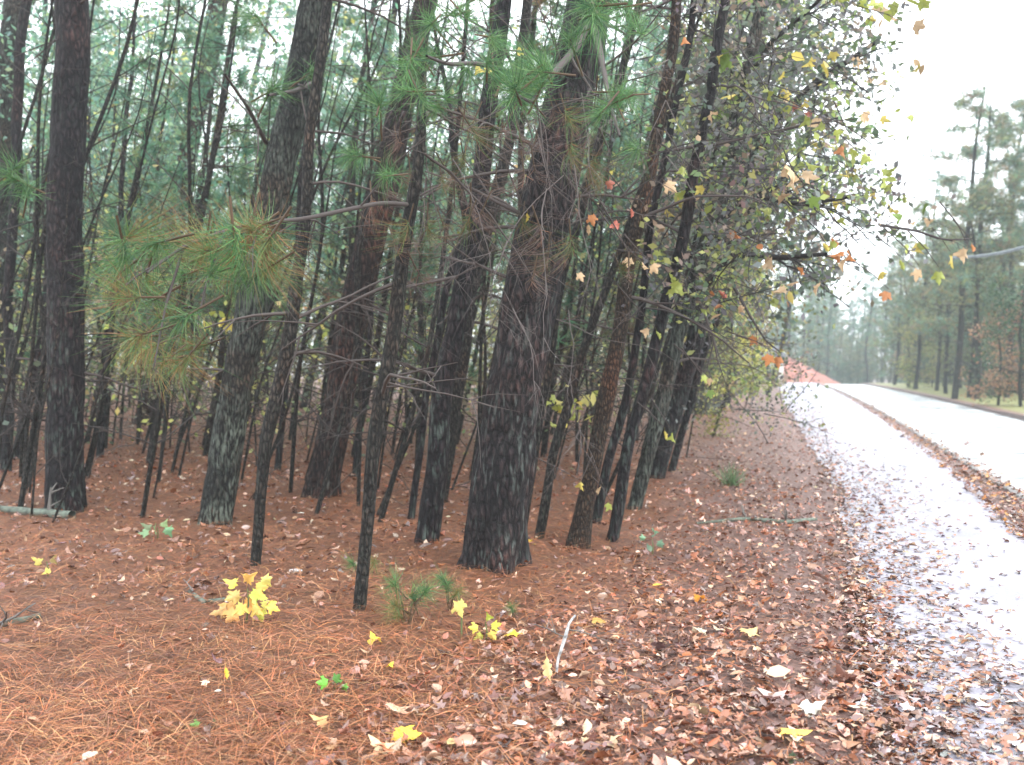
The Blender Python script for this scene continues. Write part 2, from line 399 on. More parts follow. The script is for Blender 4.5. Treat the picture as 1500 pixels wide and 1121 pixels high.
fq = np.stack([idx[:-1, :-1], idx[:-1, 1:], idx[1:, 1:], idx[1:, :-1]], -1).reshape(-1, 4)
lit = sstep(-2.6, -.5, TT) * .8 + .45 * sstep(9, 18, SS) - .1
lawn = sstep(RR + .2, RR + .7, TT) * (1 - sstep(RR + 8, RR + 12, TT))
cc = np.stack([np.clip(lit, 0, 1), lawn, lit * 0], -1).reshape(-1, 3)
g = obj('ground', MB().add(np.stack([gx, gy, gzv], -1).reshape(-1, 3), fq[:, ::-1], cc).mesh('ground', M_GROUND)); tag(g, kind='structure')
def strip(name, tfun0, tfun1, dz, mat, wob=0.0, s1=400, ncol=6):
    s = axis(-20, s1, 0, 30, .09, 1.03); rows = []
    for k in range(ncol + 1):
        t0, t1 = tfun0(s), tfun1(s)
        if k == 0: t0 = t0 + wob * (fbm(s * .9, 3.3, 1.) * 2 + fbm(s * 5.1, 1.3, 1.))
        if k == ncol: t1 = t1 + wob * fbm(s * .9, 8.3, 1.) * 2
        t = t0 + (t1 - t0) * k / ncol
        x, y = st2xy(s, t); rows.append(np.stack([x, y, gz(x, y) + dz], -1))
    v = np.stack(rows, 1); n, m_ = v.shape[:2]; ii = np.arange(n * m_).reshape(n, m_)
    f = np.stack([ii[:-1, :-1], ii[:-1, 1:], ii[1:, 1:], ii[1:, :-1]], -1).reshape(-1, 4)[:, ::-1]
    o = obj(name, MB().add(v.reshape(-1, 3), f).mesh(name, mat)); tag(o, kind='structure'); return o
strip('footpath', lambda s: pleft(s), lambda s: pright(s), .012, M_PATH, .14)
strip('road', lambda s: KL + .12 + 0 * s, lambda s: RR + .3 + 0 * s, -.115, M_ROAD)
# kerb, one extruded profile
s = axis(-20, 400, 0, 30, .3, 1.04); prof = [(KL + .001, -.3), (KL + .001, .02), (KL + .02, .035), (KL + .11, .03), (KL + .13, .0), (KL + .135, -.3)]
v = []
for t_, z_ in prof:
    x, y = st2xy(s, t_ + 0 * s); v.append(np.stack([x, y, gz(x, y) + z_ + .006 * fbm(s * 2, t_, .1)], -1))
v = np.stack(v, 1); ii = np.arange(len(s) * len(prof)).reshape(len(s), -1)
f = np.stack([ii[:-1, :-1], ii[:-1, 1:], ii[1:, 1:], ii[1:, :-1]], -1).reshape(-1, 4)[:, ::-1]
tag(obj('road_kerb', MB().add(v.reshape(-1, 3), f).mesh('road_kerb', M_KERB, False)), kind='structure')

# red clay bank past the crest
nx, ny = 60, 24
u, vv = np.meshgrid(np.linspace(0, 1, nx), np.linspace(0, 1, ny), indexing='ij')
A, B = at(1060, 490, 106), at(1234, 562, 106)
bx = A.x + (B.x - A.x) * u; by = 100 + 16 * vv
top = (A.z + (B.z - A.z) * np.clip((u - .30) / .70, 0, 1) ** .85 - (0.2 * (u < .3)))
prof_ = np.sin(np.pi * np.clip(vv, 0, 1)) ** .6
bz = -3.2 + (top + 3.2) * prof_ + (.7 * fbm(bx * .8, by * .8, 2.) + .5 * fbm(bx * 2.5, by * 1.2, 4.)) * prof_
ii = np.arange(nx * ny).reshape(nx, ny)
f = np.stack([ii[:-1, :-1], ii[1:, :-1], ii[1:, 1:], ii[:-1, 1:]], -1).reshape(-1, 4)
tag(obj('clay_bank', MB().add(np.stack([bx, by, bz], -1).reshape(-1, 3), f).mesh('clay_bank', M_CLAY)), kind='structure')

# ------------------------------------------------------------------ litter (uncountable)
def camscatter(n, dmin, dmax, xpad=1.15, power=1.0):
    """points over the ground wedge in front of the camera, denser near"""
    d = dmin * (dmax / dmin) ** (R.random(n) ** power); x = (R.random(n) * 2 - 1) * .53 * xpad * d
    return x, d
def tilt_mats(n, flat=.25, rng=R):
    yaw = rng.random(n) * 2 * np.pi
    D = np.stack([np.cos(yaw), np.sin(yaw), rng.normal(0, flat, n)], -1)
    return rot_from_dirs(D, rng.normal(0, flat * 1.6, n) + np.pi * (rng.random(n) < .3))
# pine straw
n = 125000
x, y = camscatter(n, 2.6, 15, 1.25, .95); s_, t_ = xy2st(x, y)
keep = R.random(n) < (1 - sstep(-2.2, .1, t_ + .8 * fbm(x, y, 5.))) * .97 + .05 * (t_ < PL)
x, y = x[keep], y[keep]; n = len(x)
mb = MB()
clump = fbm(x * 3, y * 3, 7.)
yaw_mats = tilt_mats(n, .16)
cols = palette([(.33, .135, .060), (.24, .088, .038), (.40, .20, .10), (.12, .05, .03), (.33, .115, .05), (.22, .10, .06)], n, .22)
cols *= (1 + .9 * clump)[:, None]
sc = np.stack([R.uniform(.11, .2, n), R.uniform(.0018, .0034, n), R.uniform(.05, .4, n)], -1)
scatter(mb, *NEEDLE, np.stack([x, y, gz(x, y) + R.random(n) * .022 + .004 + .02 * clump], -1), yaw_mats, sc, np.clip(cols, .01, .6))
tag(obj('pine_straw', mb.mesh('pine_straw', M_STRAW)), 'rust brown fallen pine needles carpeting the foreground', 'pine straw', kind='stuff')
# leaf litter
def litter(name, label, n, pfun, pal, dmin, dmax, mat, size=(.022, .062), p=None, tmpl=(OVAL, LOBE, STAR3), power=1., flat=.3, pad=1.2, lift=.012):
    x, y = camscatter(n, dmin, dmax, pad, power); s_, t_ = xy2st(x, y)
    k = R.random(n) < pfun(x, y, s_, t_); x, y = x[k], y[k]; n = len(x); which = R.integers(0, len(tmpl), n)
    mb = MB()
    for j, T in enumerate(tmpl):
        q = which == j; m_ = q.sum()
        if not m_: continue
        scatter(mb, *T, np.stack([x[q], y[q], gz(x[q], y[q]) + lift + R.random(m_) * .02], -1), tilt_mats(m_, flat), R.uniform(*size, m_) * (1 + .9 * R.random(m_) ** 5), palette(pal, m_, .2, p=p))
    o = obj(name, mb.mesh(name, mat, False)); tag(o, label, 'leaf litter', kind='stuff'); return o
LP = [(.22, .10, .06), (.14, .065, .045), (.28, .14, .09), (.34, .20, .14), (.09, .045, .035), (.28, .10, .045), (.45, .32, .24), (.17, .11, .10), (.25, .10, .05), (.12, .06, .05)]
litter('leaf_litter', 'damp brown and tan leaves strewn over the bank beside the path', 60000,
       lambda x, y, s, t: np.where(t < PL + .15, .05 + .95 * sstep(-2.4, -.2, t + .8 * fbm(x, y, 5.)) + .6 * sstep(9, 14, y), 0) , [(c[0] * 1.15, c[1] * 1.05, c[2] * 1.0) for c in LP], 2.6, 34, M_WET, power=.9)
litter('leaf_litter', 'scattered brown and tan leaves lying between the trunks', 26000,
       lambda x, y, s, t: np.where(t < -2.5, .38, 0), LP, 6, 34, M_WET, (.035, .08), power=.8, tmpl=(OVAL, STAR3))
litter('leaf_litter', 'sparse wet leaves stuck to the footpath', 150000,
       lambda x, y, s, t: np.where((t > pleft(s) - .1) & (t < PR + .3), np.clip(.05 + .95 * (1 - sstep(-.1, .95 + .25 * sstep(7, 12, s), t - pleft(s) + .7 * fbm(x * 1.3, y * 1.3, 2.) * (s < 30) - .75 * (1 - sstep(3.5, 6.5, s)))), 0, 1), 0),
       LP + [(.4, .36, .38), (.3, .26, .28)], 2.6, 60, M_WET, (.02, .06), power=.7, flat=.12, lift=.016)  # added pale lilac tones paint the sky's glisten into the wet leaf colour
litter('leaf_litter', 'rust red leaves gathered in the gutter strip against the kerb', 150000,
       lambda x, y, s, t: np.where((t > pright(s) - .12) & (t < KL + .14), 1.0, np.where((t > KL) & (t < KL + .8), .05, 0)),
       [(.22, .07, .04), (.30, .12, .06), (.13, .05, .035), (.34, .22, .17), (.2, .11, .08), (.5, .22, .05)], 4, 90, M_WET, (.03, .075), power=.8, lift=.03)

# ------------------------------------------------------------------ tufts of needles
def tuft_mesh(name, n, length, width, cols, droop=.35, cone=1.0, curved=True, mat=M_NEEDO, seed=0):
    rng = np.random.default_rng(seed); mb = MB()
    D = rng.normal(size=(n, 3)); D /= np.linalg.norm(D, axis=1)[:, None]
    D = D * cone + np.array([.55, 0, 0]); D[:, 2] -= droop * rng.random(n); D /= np.linalg.norm(D, axis=1)[:, None]
    base = np.stack([rng.uniform(-.05, .06, n), rng.normal(0, .004, n), rng.normal(0, .004, n)], -1)
    ln = rng.uniform(.35, 1.1, n) * length
    # three-point curved strips, drooping
    wv = np.cross(D, rng.normal(size=(n, 3))); wv /= np.linalg.norm(wv, axis=1)[:, None]
    p1 = base + D * (ln * .5)[:, None]; p2 = base + D * ln[:, None] + np.array([0, 0, -1.]) * (ln * droop * .5)[:, None]
    h = wv * width / 2
    v = np.stack([base - h, base + h, p1 - h, p1 + h, p2 - h * .3, p2 + h * .3], 1).reshape(-1, 3)
    k = (np.arange(n) * 6)[:, None, None]
    f = (np.array([[0, 1, 3, 2], [2, 3, 5, 4]])[None] + k).reshape(-1, 4)
    mb.add(v, f, np.repeat(palette(cols, n, .2, rng), 6, 0))
    # shoot
    mb.add(*tube([[-.16, 0, 0], [-.05, 0, .0], [.03, 0, 0]], [.006, .006, .003], 5), (.10, .065, .04))
    return mb.mesh(name, mat)
GREENS = [(.05, .13, .05), (.07, .17, .055), (.10, .20, .06), (.04, .10, .05), (.13, .21, .09)]
MIXG = [(.08, .16, .05), (.16, .20, .06), (.28, .17, .07), (.10, .19, .08), (.20, .11, .05)]
BROWN = [(.17, .11, .085), (.22, .13, .09), (.13, .10, .085), (.22, .18, .155)]
TUFT_G = [tuft_mesh('needle_tuft', 100, .20, .0024, GREENS, .55, .85, seed=i) for i in range(3)]
TUFT_M = [tuft_mesh('needle_tuft', 105, .24, .0022, MIXG, .9, .8, seed=10 + i) for i in range(3)]
TUFT_B = [tuft_mesh('needle_tuft', 30, .19, .0024, BROWN, 1.5, .5, seed=20 + i) for i in range(3)]
def put_tuft(parent, kind, p, d, sc=1.0, tint=None):
    o = obj('needle_tuft', rnd.choice(kind), parent)
    M = rot_from_dirs(np.array([list(d)], float), np.array([rnd.random() * 6.28]))[0]
    MM = Matrix.Translation(Vector(p) - parent.location) @ Matrix(M.tolist()).to_4x4() @ Matrix.Scale(sc, 4)
    o.matrix_local = MM
    t = tint or rnd.uniform(.75, 1.2); o.color = (t, t, t, 1)
    return o

# ------------------------------------------------------------------ foreground trees, trunk by trunk
def twig_lines(mb, p0, d0, length, r0, depth, rng, col, droop=.1, wander=.25, seg=5, kids=(2, 4)):
    n = max(4, int(length / .12)); P = [np.array(p0, float)]; d = np.array(d0, float); d /= np.linalg.norm(d)
    for i in range(n):
        d = d + rng.normal(0, wander, 3) * .35; d[2] -= droop * .12; d /= np.linalg.norm(d); P.append(P[-1] + d * length / n)
    P = np.array(P); mb.add(*tube(P, np.linspace(r0, r0 * .3, len(P)), seg if r0 > .006 else 3), col)
    if depth > 0:
        for _ in range(rng.integers(*kids)):
            i = rng.integers(1, len(P) - 1); dd = P[i + 1] - P[i]; dd /= np.linalg.norm(dd); side = rng.normal(0, 1, 3); side -= dd * (side @ dd)
            dd = dd * .7 + side / np.linalg.norm(side) * .75
            twig_lines(mb, P[i], dd, length * rng.uniform(.35, .65), r0 * .5, depth - 1, rng, col, droop, wander, seg, kids)
    return P
def crown_proto(seed, height, rad, nb, nt_, cols, blade=(.22, .010), lift=.1, nblade=14, bw=.022):
    """a pine crown in its own space, base at z=0, axis up: limbs plus many needle sprays"""
    rng = np.random.default_rng(seed); mb = MB(); pts = []; dirs = []
    for i in range(nb):
        f_ = (i + .5) / nb; z = height * f_ * .97; a = rng.random() * 6.28; r_ = rad * (1 - f_ * .75) * rng.uniform(.55, 1.1)
        P = np.array([[0, 0, z], [math.cos(a) * r_ * .5, math.sin(a) * r_ * .5, z + r_ * (lift + rng.uniform(-.1, .1))],
                      [math.cos(a) * r_, math.sin(a) * r_, z + r_ * (lift + rng.uniform(-.1, .15))]])
        Q, W = smooth_path(P, [bw, bw * .6, bw * .2], 7); mb.add(*tube(Q, W, 4), (.05, .04, .035), 0)
        k = max(3, int(nt_ / nb)); u = rng.uniform(.35, 1, k)
        pts.append(np.stack([np.interp(u, np.linspace(0, 1, 7), Q[:, j]) for j in range(3)], 1) + rng.normal(0, .13 * rad / 2, (k, 3)) * [1, 1, .5])
        dirs.append(np.tile([math.cos(a), math.sin(a), .3], (k, 1)))
    pts = np.concatenate(pts); dirs = np.concatenate(dirs); n = len(pts)
    base = np.repeat(pts, nblade, 0); D = np.repeat(dirs, nblade, 0) * .45 + rdirs(n * nblade, rng=rng); D[:, 2] -= .15
    cc = np.repeat(palette(cols, n, .22, rng), nblade, 0) * rng.uniform(.7, 1.25, (n * nblade, 1))
    sc = np.stack([rng.uniform(.7, 1.15, n * nblade) * blade[0], np.full(n * nblade, blade[1]), np.ones(n * nblade)], -1)
    scatter(mb, *BLADE3, base, rot_from_dirs(D, rng.random(n * nblade) * 6.28), sc, cc, 1)
    return mb.mesh('crown', [M_TWIG, M_NEED])
PG = [(.08, .18, .12), (.10, .21, .13), (.12, .22, .12), (.09, .16, .11), (.18, .22, .10)]
PGB = PG + [(.17, .10, .06), (.13, .10, .07)]
CR_NEAR = [crown_proto(50 + i, 4.5, 2.0, 15, 230, PG, (.22, .009), nblade=12) for i in range(2)]

def near_tree(name, label, cat, pts, bark, seg, rough=.1, flare=.06, height=10, group=None, depth=None, nbranch=5, crown=True,
              toplean=None, fine=True, depth_drift=0.0, btw=(1.2, 5.0), bcol=(.075, .062, .058)):
    bx_, by_ = pts[0][0], pts[0][1]; b = onground(bx_, by_); Y = depth or b.y
    if depth: b = at(bx_, by_, depth); b.z = gzf(b.x, b.y)
    root = empty(name, b, label, cat, group)
    P = []; W = []
    for i, (px, py, wd) in enumerate(pts):
        q = at(px, py, Y + depth_drift * i / len(pts)); P.append(q - b); W.append(wd / F * Y / 2 * .88)
    P[0] = Vector((0, 0, -.12))
    d = (P[-1] - P[-2]).normalized(); d = (d + Vector((0, 0, .3))).normalized() if not toplean else Vector(toplean).normalized()
    z = P[-1].z; w0 = W[-1]; P0 = P[-1].copy(); ext = max(1.5, height - z)
    for k in (0.35, .7, 1.0):
        P.append(P0 + d * ext * k + Vector((0, .1 * k, 0))); W.append(w0 * (1 - .75 * k))
    n = int(min(260, height / (.05 if fine else .16)))
    Q, WW = smooth_path([list(p) for p in P], W, n)
    zz = Q[:, 2]; 
    hh = np.linspace(0, 1, n) * height; ph = bx_ * .7; amp = (.014 if W[0] < .12 else .008) * sstep(.1, 1.2, hh)
    Q = Q + np.stack([np.sin(hh * 2.3 + ph) + .5 * np.sin(hh * 5.7 + ph * 2), np.cos(hh * 1.9 + ph), 0 * hh], 1) * amp[:, None] * 1.3
    if flare: WW = WW * (1 + flare * np.exp(-np.maximum(zz, 0) / .16))
    mb = MB(); sd = rnd.random() * 50
    v, f = tube(Q, WW, seg, rough, fx=(26 if W[0] < .12 else 14), fz=2.4, seed=sd)
    if flare and W[0] > .12:   # buttress roots
        vv_ = v.reshape(n, seg, 3); ang = np.linspace(0, 2 * np.pi, seg, endpoint=False)
        k = 1 + .22 * np.exp(-np.maximum(zz, 0) / .22)[:, None] * np.sin(ang * 4 + sd)[None]
        v = (Q[:, None] + (vv_ - Q[:, None]) * k[..., None]).reshape(-1, 3)
    o = obj('trunk', mb.add(v, f).mesh('trunk', bark), root)
    rng = np.random.default_rng(int(sd * 100))
    for _ in range(nbranch):
        zt = rng.uniform(*btw); i = int(np.argmin(abs(zz - zt))); a = rng.random() * 6.28
        bmb = MB(); twig_lines(bmb, Q[i], [math.cos(a), math.sin(a) * .8, rng.uniform(-.35, .5)], rng.uniform(.5, 1.5), max(.006, min(.018, WW[i] * .3)), 2, rng, bcol, .5)
        obj('branch', bmb.mesh('branch', M_TWIG), root)
    if crown:
        c = obj('crown', rnd.choice(CR_NEAR), root)
        tp = Q[int(n * .62)]; dv = Vector(Q[-1] - tp); sc_ = dv.length / 4.6
        c.matrix_local = Matrix.Translation(Vector(tp)) @ dv.to_track_quat('Z', 'Y').to_matrix().to_4x4() @ Matrix.Diagonal((.6 + .4 * sc_, .6 + .4 * sc_, sc_, 1))
    root['_y'] = Y
    return root, Q, WW

T = {}
T['A'] = near_tree('pine_tree', 'dark thick pine standing upright near the left edge above a mossy log', 'pine tree',
    [(95, 748, 66), (95, 640, 62), (95, 400, 58), (101, 200, 56), (105, 0, 54)], BK_DARK, 44, .10, nbranch=4)
T['B'] = near_tree('pine_tree', 'grey leaning pine with plated lichen-flecked bark, behind the yellow seedling', 'pine tree',
    [(312, 765, 60), (345, 560, 54), (388, 370, 54), (425, 170, 52), (462, 0, 50)], BK_GREY, 44, .13, nbranch=5)
T['B2'] = near_tree('slender_tree', 'thin curved tree rising just behind the bright yellow seedling', 'tree',
    [(372, 828, 17), (384, 720, 19), (402, 600, 25), (425, 470, 24), (445, 300, 18), (468, 120, 18), (483, 0, 17)], BK_THIN, 18, .08, .06, 8, nbranch=6, crown=False)
T['C'] = near_tree('pine_tree', 'reddish barked pine leaning right, between the grey leaning pine and the thin front sapling', 'pine tree',
    [(467, 727, 54), (495, 600, 52), (520, 450, 52), (548, 330, 50), (590, 150, 44), (625, 0, 38)], BK_RED, 44, .11, nbranch=6)
T['C2'] = near_tree('young_pine', 'thin young pine planted nearest the camera, bearing a long green and orange needle bough', 'pine tree',
    [(524, 892, 22), (538, 770, 21), (558, 620, 26), (578, 450, 25), (598, 300, 21), (613, 200, 18), (632, 0, 14)], BK_THIN, 18, .10, .06, 7, nbranch=7, crown=False)
T['D'] = near_tree('pine_tree', 'slim dark pine just left of the biggest trunk, forked low with dead twigs', 'pine tree',
    [(622, 795, 42), (640, 680, 38), (657, 540, 36), (680, 400, 33), (695, 300, 31), (720, 150, 28), (742, 0, 25)], BK_DARK, 30, .10, .06, 9, nbranch=8)
T['D2'] = near_tree('slender_tree', 'narrow mossy tree close behind the slim dark pine', 'tree',
    [(645, 735, 20), (665, 600, 21), (690, 450, 20), (716, 330, 19), (748, 180, 18), (775, 0, 16)], BK_THIN, 18, .08, .06, 9, nbranch=5, crown=False)
T['E'] = near_tree('pine_tree', 'largest black-barked pine with flared base in the middle of the picture', 'pine tree',
    [(725, 828, 96), (735, 700, 101), (753, 560, 93), (775, 440, 92), (802, 300, 88), (832, 150, 80), (862, 0, 72)], BK_MAIN, 72, .13, .10, 11, nbranch=9, btw=(1.5, 4.3))
T['E2'] = near_tree('slender_tree', 'thin crooked tree hugging the right side of the biggest pine', 'tree',
    [(762, 790, 15), (785, 640, 14), (812, 480, 14), (832, 390, 14), (855, 300, 14), (880, 190, 13), (925, 50, 13), (940, 0, 12)], BK_THIN, 14, .06, .06, 8, nbranch=4, crown=False, depth=8.3)
T['F'] = near_tree('slender_tree', 'thin leaning sapling right of the biggest pine, topped with a crook', 'tree',
    [(786, 788, 18), (812, 670, 16), (843, 545, 16), (868, 470, 14), (895, 395, 12), (950, 260, 10)], BK_THIN, 14, .08, .06, 5, nbranch=4, crown=False)
T['G'] = near_tree('bare_tree', 'warm brown smooth trunk with swollen base at the litter edge', 'tree',
    [(842, 800, 46), (856, 745, 30), (872, 650, 27), (885, 590, 32), (902, 500, 26), (922, 400, 24), (945, 300, 22), (966, 180, 20), (990, 0, 17)], BK_BROWN, 26, .09, .06, 9, nbranch=6, crown=False)
T['G2'] = near_tree('slender_tree', 'dark thin stem rising close behind the warm brown trunk', 'tree',
    [(868, 770, 16), (895, 660, 16), (922, 560, 15), (940, 430, 14), (962, 300, 13), (1000, 100, 12)], BK_DARK, 14, .08, .06, 8, nbranch=4, crown=False)
T['H1'] = near_tree('leaning_tree', 'leftmost of the dark trunks leaning right in a bundle beside the path', 'tree',
    [(893, 795, 20), (918, 680, 21), (945, 560, 22), (975, 440, 22), (1010, 300, 20), (1040, 150, 18), (1062, 0, 17)], BK_DARK, 20, .10, .06, 9, nbranch=6, crown=False)
T['H2'] = near_tree('leaning_tree', 'streaky lichened trunk second from the left in the leaning bundle', 'tree',
    [(925, 745, 24), (955, 640, 26), (985, 530, 28), (1018, 410, 27), (1055, 290, 25), (1092, 120, 22), (1120, 0, 19)], BK_GREY, 24, .12, .06, 9, nbranch=6, crown=False)
T['H3'] = near_tree('leaning_tree', 'broad dark trunk in the leaning bundle, sending a long bare limb over the path', 'tree',
    [(958, 700, 26), (985, 610, 30), (1018, 490, 32), (1050, 370, 28), (1078, 270, 24), (1100, 150, 20), (1118, 0, 16)], BK_DARK, 26, .12, .06, 9, nbranch=7, crown=False)
T['H4'] = near_tree('broadleaf_tree', 'stout grey trunk behind the leaning bundle beside the far footpath', 'tree',
    [(1030, 606, 52), (1042, 540, 46), (1052, 470, 42), (1062, 400, 38), (1085, 250, 30), (1110, 100, 22)], BK_GREY, 26, .08, .06, 13, nbranch=6, crown=False, fine=False, btw=(2, 9))
T['H5'] = near_tree('leaning_tree', 'rightmost thin dark stem of the leaning bundle, low over the litter bank', 'tree',
    [(980, 690, 13), (1005, 610, 13), (1030, 530, 13), (1065, 420, 12), (1095, 330, 11), (1130, 200, 10)], BK_DARK, 14, .08, .06, 8, nbranch=5, crown=False)
T['I'] = near_tree('pine_tree', 'teal hazy pine trunk leaving the top left corner', 'pine tree',
    [(-12, 640, 34), (-8, 420, 33), (2, 220, 32), (20, 0, 32)], BK_GREY, 24, .08, .06, 13, nbranch=4, fine=False, depth=15)
T['J'] = near_tree('slender_tree', 'dark slender tree between the left picture edge and the dark upright pine', 'tree',
    [(8, 690, 17), (14, 560, 17), (16, 400, 17), (24, 200, 17), (38, 0, 16)], BK_DARK, 18, .08, .06, 11, nbranch=5, crown=False)
T['K'] = near_tree('slender_tree', 'short leaning dark stem left of the upright pine base', 'tree',
    [(22, 672, 18), (42, 590, 18), (60, 500, 17), (70, 400, 15), (80, 250, 12)], BK_DARK, 16, .08, .06, 8, nbranch=4, crown=False)
T['L'] = near_tree('pine_tree', 'far dark pine trunk seen below and above the green bough', 'pine tree',
    [(212, 625, 36), (225, 545, 34), (262, 290, 32), (287, 170, 32), (322, 0, 32)], BK_RED, 28, .10, .06, 13, nbranch=5, fine=False, depth=20)
T['M'] = near_tree('slender_tree', 'short dark stem just right of the upright dark pine', 'tree',
    [(145, 670, 13), (153, 580, 13), (160, 480, 12), (172, 380, 10), (185, 200, 8)], BK_DARK, 14, .08, .06, 8, nbranch=4, crown=False)
T['N'] = near_tree('slender_tree', 'crooked sapling forking in front of the gap between the two leaning pines', 'tree',
    [(405, 690, 12), (415, 600, 11), (428, 500, 11), (440, 420, 9), (432, 330, 8), (450, 200, 7)], BK_DARK, 14, .05, .06, 7, nbranch=6, crown=False)
T['O'] = near_tree('slender_tree', 'thin dark sapling right beside the reddish barked pine', 'tree',
    [(518, 698, 9), (530, 590, 10), (541, 480, 9), (548, 400, 8), (570, 260, 7)], BK_DARK, 12, .05, .06, 7, nbranch=6, crown=False)
T['P'] = near_tree('broken_snag', 'black crooked snag in front of the slim pine tops left of the biggest trunk', 'tree',
    [(600, 700, 12), (625, 560, 12), (650, 450, 13), (686, 330, 15), (672, 265, 14), (660, 200, 10)], BK_DARK, 14, .05, .06, 5.2, nbranch=7, crown=False, depth=9.2)

def px_branch(root, pts, Y0, Y1, col=(.07, .058, .055), seg=7, name='branch', twigs=3, tl=.6):
    P = []; W = []
    for i, (a, b_, w_) in enumerate(pts):
        Y = Y0 + (Y1 - Y0) * i / (len(pts) - 1); P.append(list(at(a, b_, Y) - root.location)); W.append(w_ / F * Y / 2)
    Q, WW = smooth_path(P, W, 26); mb = MB(); mb.add(*tube(Q, WW, seg, .08, 40, 6), col)
    rng = np.random.default_rng(len(pts) * 7 + int(abs(pts[0][0])))
    for _ in range(twigs):
        i = rng.integers(6, 24); d = Q[i + 1] - Q[i] if i < 25 else Q[25] - Q[24]; d /= np.linalg.norm(d)
        twig_lines(mb, Q[i], d + rng.normal(0, .6, 3), tl * rng.uniform(.5, 1.2), WW[i] * .5, 1, rng, col, .3)
    obj(name, mb.mesh(name, M_TWIG), root); return Q
# low bough of the young pine, sweeping left towards the camera
rC2 = T['C2'][0]
px_branch(rC2, [(598, 300, 8), (560, 297, 7), (520, 305, 7), (440, 322, 6.5), (380, 326, 7), (330, 338, 6), (270, 360, 5), (215, 400, 4)], rC2['_y'], 4.3)
TUFTPX = []
for k in range(48):
    px = rnd.uniform(165, 400); py = 335 + rnd.random() ** .8 * (205 if px < 300 else 90) - (px - 165) * .06
    if px > 330: py = rnd.uniform(330, 400)
    TUFTPX.append((px, py))
for i, (px, py) in enumerate(TUFTPX):
    Y = rnd.uniform(4.2, 5.3)
    d = Vector((rnd.gauss(-.5, .4), rnd.gauss(0, .4), rnd.gauss(-.35, .35)))
    put_tuft(rC2, TUFT_M if rnd.random() < .6 else TUFT_G, at(px, py, Y), d, rnd.uniform(.85, 1.15), rnd.uniform(.75, 1.25))
for (a, b_, w_) in [((330, 338), (290, 470), 5), ((270, 360), (225, 540), 5), ((380, 326), (370, 400), 4), ((240, 380), (170, 430), 4)]:
    px_branch(rC2, [(a[0], a[1], w_), ((a[0] + b_[0]) / 2 - 5, (a[1] + b_[1]) / 2, w_ * .7), (b_[0], b_[1], w_ * .4)], 4.6, 4.3, twigs=4, tl=.25)
# upper boughs of the big pine hanging into the top centre
rE = T['E'][0]
px_branch(rE, [(868, 20, 14), (845, 70, 12), (800, 120, 10), (760, 110, 8), (700, 92, 7), (655, 95, 6), (625, 82, 4)], rE['_y'], 4.6)
px_branch(rE, [(868, 30, 14), (882, 90, 9), (893, 150, 6), (908, 200, 4)], rE['_y'], 5.0)
px_branch(rE, [(800, 120, 9), (780, 150, 7), (753, 138, 4)], 5.6, 4.8)
for (px, py, s_) in [(621, 132, 1), (606, 95, 1), (564, 160, 1), (575, 253, .85), (625, 82, 1.1), (648, 150, .8), (753, 136, 1.15), (740, 115, 1.2), (772, 120, 1.1),
                     (793, 128, 1.15), (800, 110, 1.1), (765, 145, 1), (893, 153, 1), (905, 140, 1), (875, 25, 1.2), (846, 60, 1), (860, 12, 1.1), (671, 14, 1),
                     (521, 225, .9), (908, 148, .9), (918, 215, .8), (690, 105, .9), (925, 45, .8), (905, 15, 1), (640, 40, .9), (715, 60, .8)]:
    for _ in range(2):
        put_tuft(rE, TUFT_G, at(px + rnd.gauss(0, 7), py + rnd.gauss(0, 6), rnd.uniform(4.6, 5.6)), (rnd.gauss(0, .6), rnd.gauss(-.4, .5), rnd.gauss(-.1, .5)), s_ * rnd.uniform(.8, 1.0), rnd.uniform(.9, 1.35))
rB = T['B'][0]
px_branch(rB, [(462, 120, 7), (430, 134, 6), (393, 140, 4)], 8.6, 7.0)
for (px, py) in [(393, 139), (400, 132), (452, 108), (28, 265), (40, 285), (18, 250), (380, 30)]:
    put_tuft(rB, TUFT_G, at(px, py, 7.2), (rnd.gauss(0, .6), -.3, .5), 1.2, 1.1)
# dead brown needles and hanging sprays round the big trunk
for k in range(52):
    px, py = rnd.gauss(800, 80), rnd.uniform(150, 430)
    if k < 12: px, py = rnd.gauss(585, 28), rnd.uniform(110, 420)
    elif k < 22: px, py = rnd.gauss(700, 25), rnd.uniform(150, 330)
    r_ = rC2 if k < 12 else rE
    put_tuft(r_, TUFT_B if rnd.random() < .8 else TUFT_M, at(px, py, rnd.uniform(5.6, 7.0)), (rnd.gauss(.1, .35), rnd.gauss(0, .3), -1), rnd.uniform(.6, 1.05), rnd.uniform(.5, 1.0))
for k in range(30):   # fine dead sprays
    px, py = rnd.uniform(560, 980), rnd.uniform(60, 480); mb = MB(); rng = np.random.default_rng(900 + k); r_ = rE
    twig_lines(mb, at(px, py, rnd.uniform(5.8, 7.2)) - r_.location, (rnd.gauss(.3, .6), rnd.gauss(0, .4), rnd.gauss(-.7, .5)), rnd.uniform(.5, 1.1), .004, 2, rng, (.13, .11, .105), .6, .4, kids=(3, 6))
    obj('dead_twig', mb.mesh('dead_twig', M_TWIG), r_)
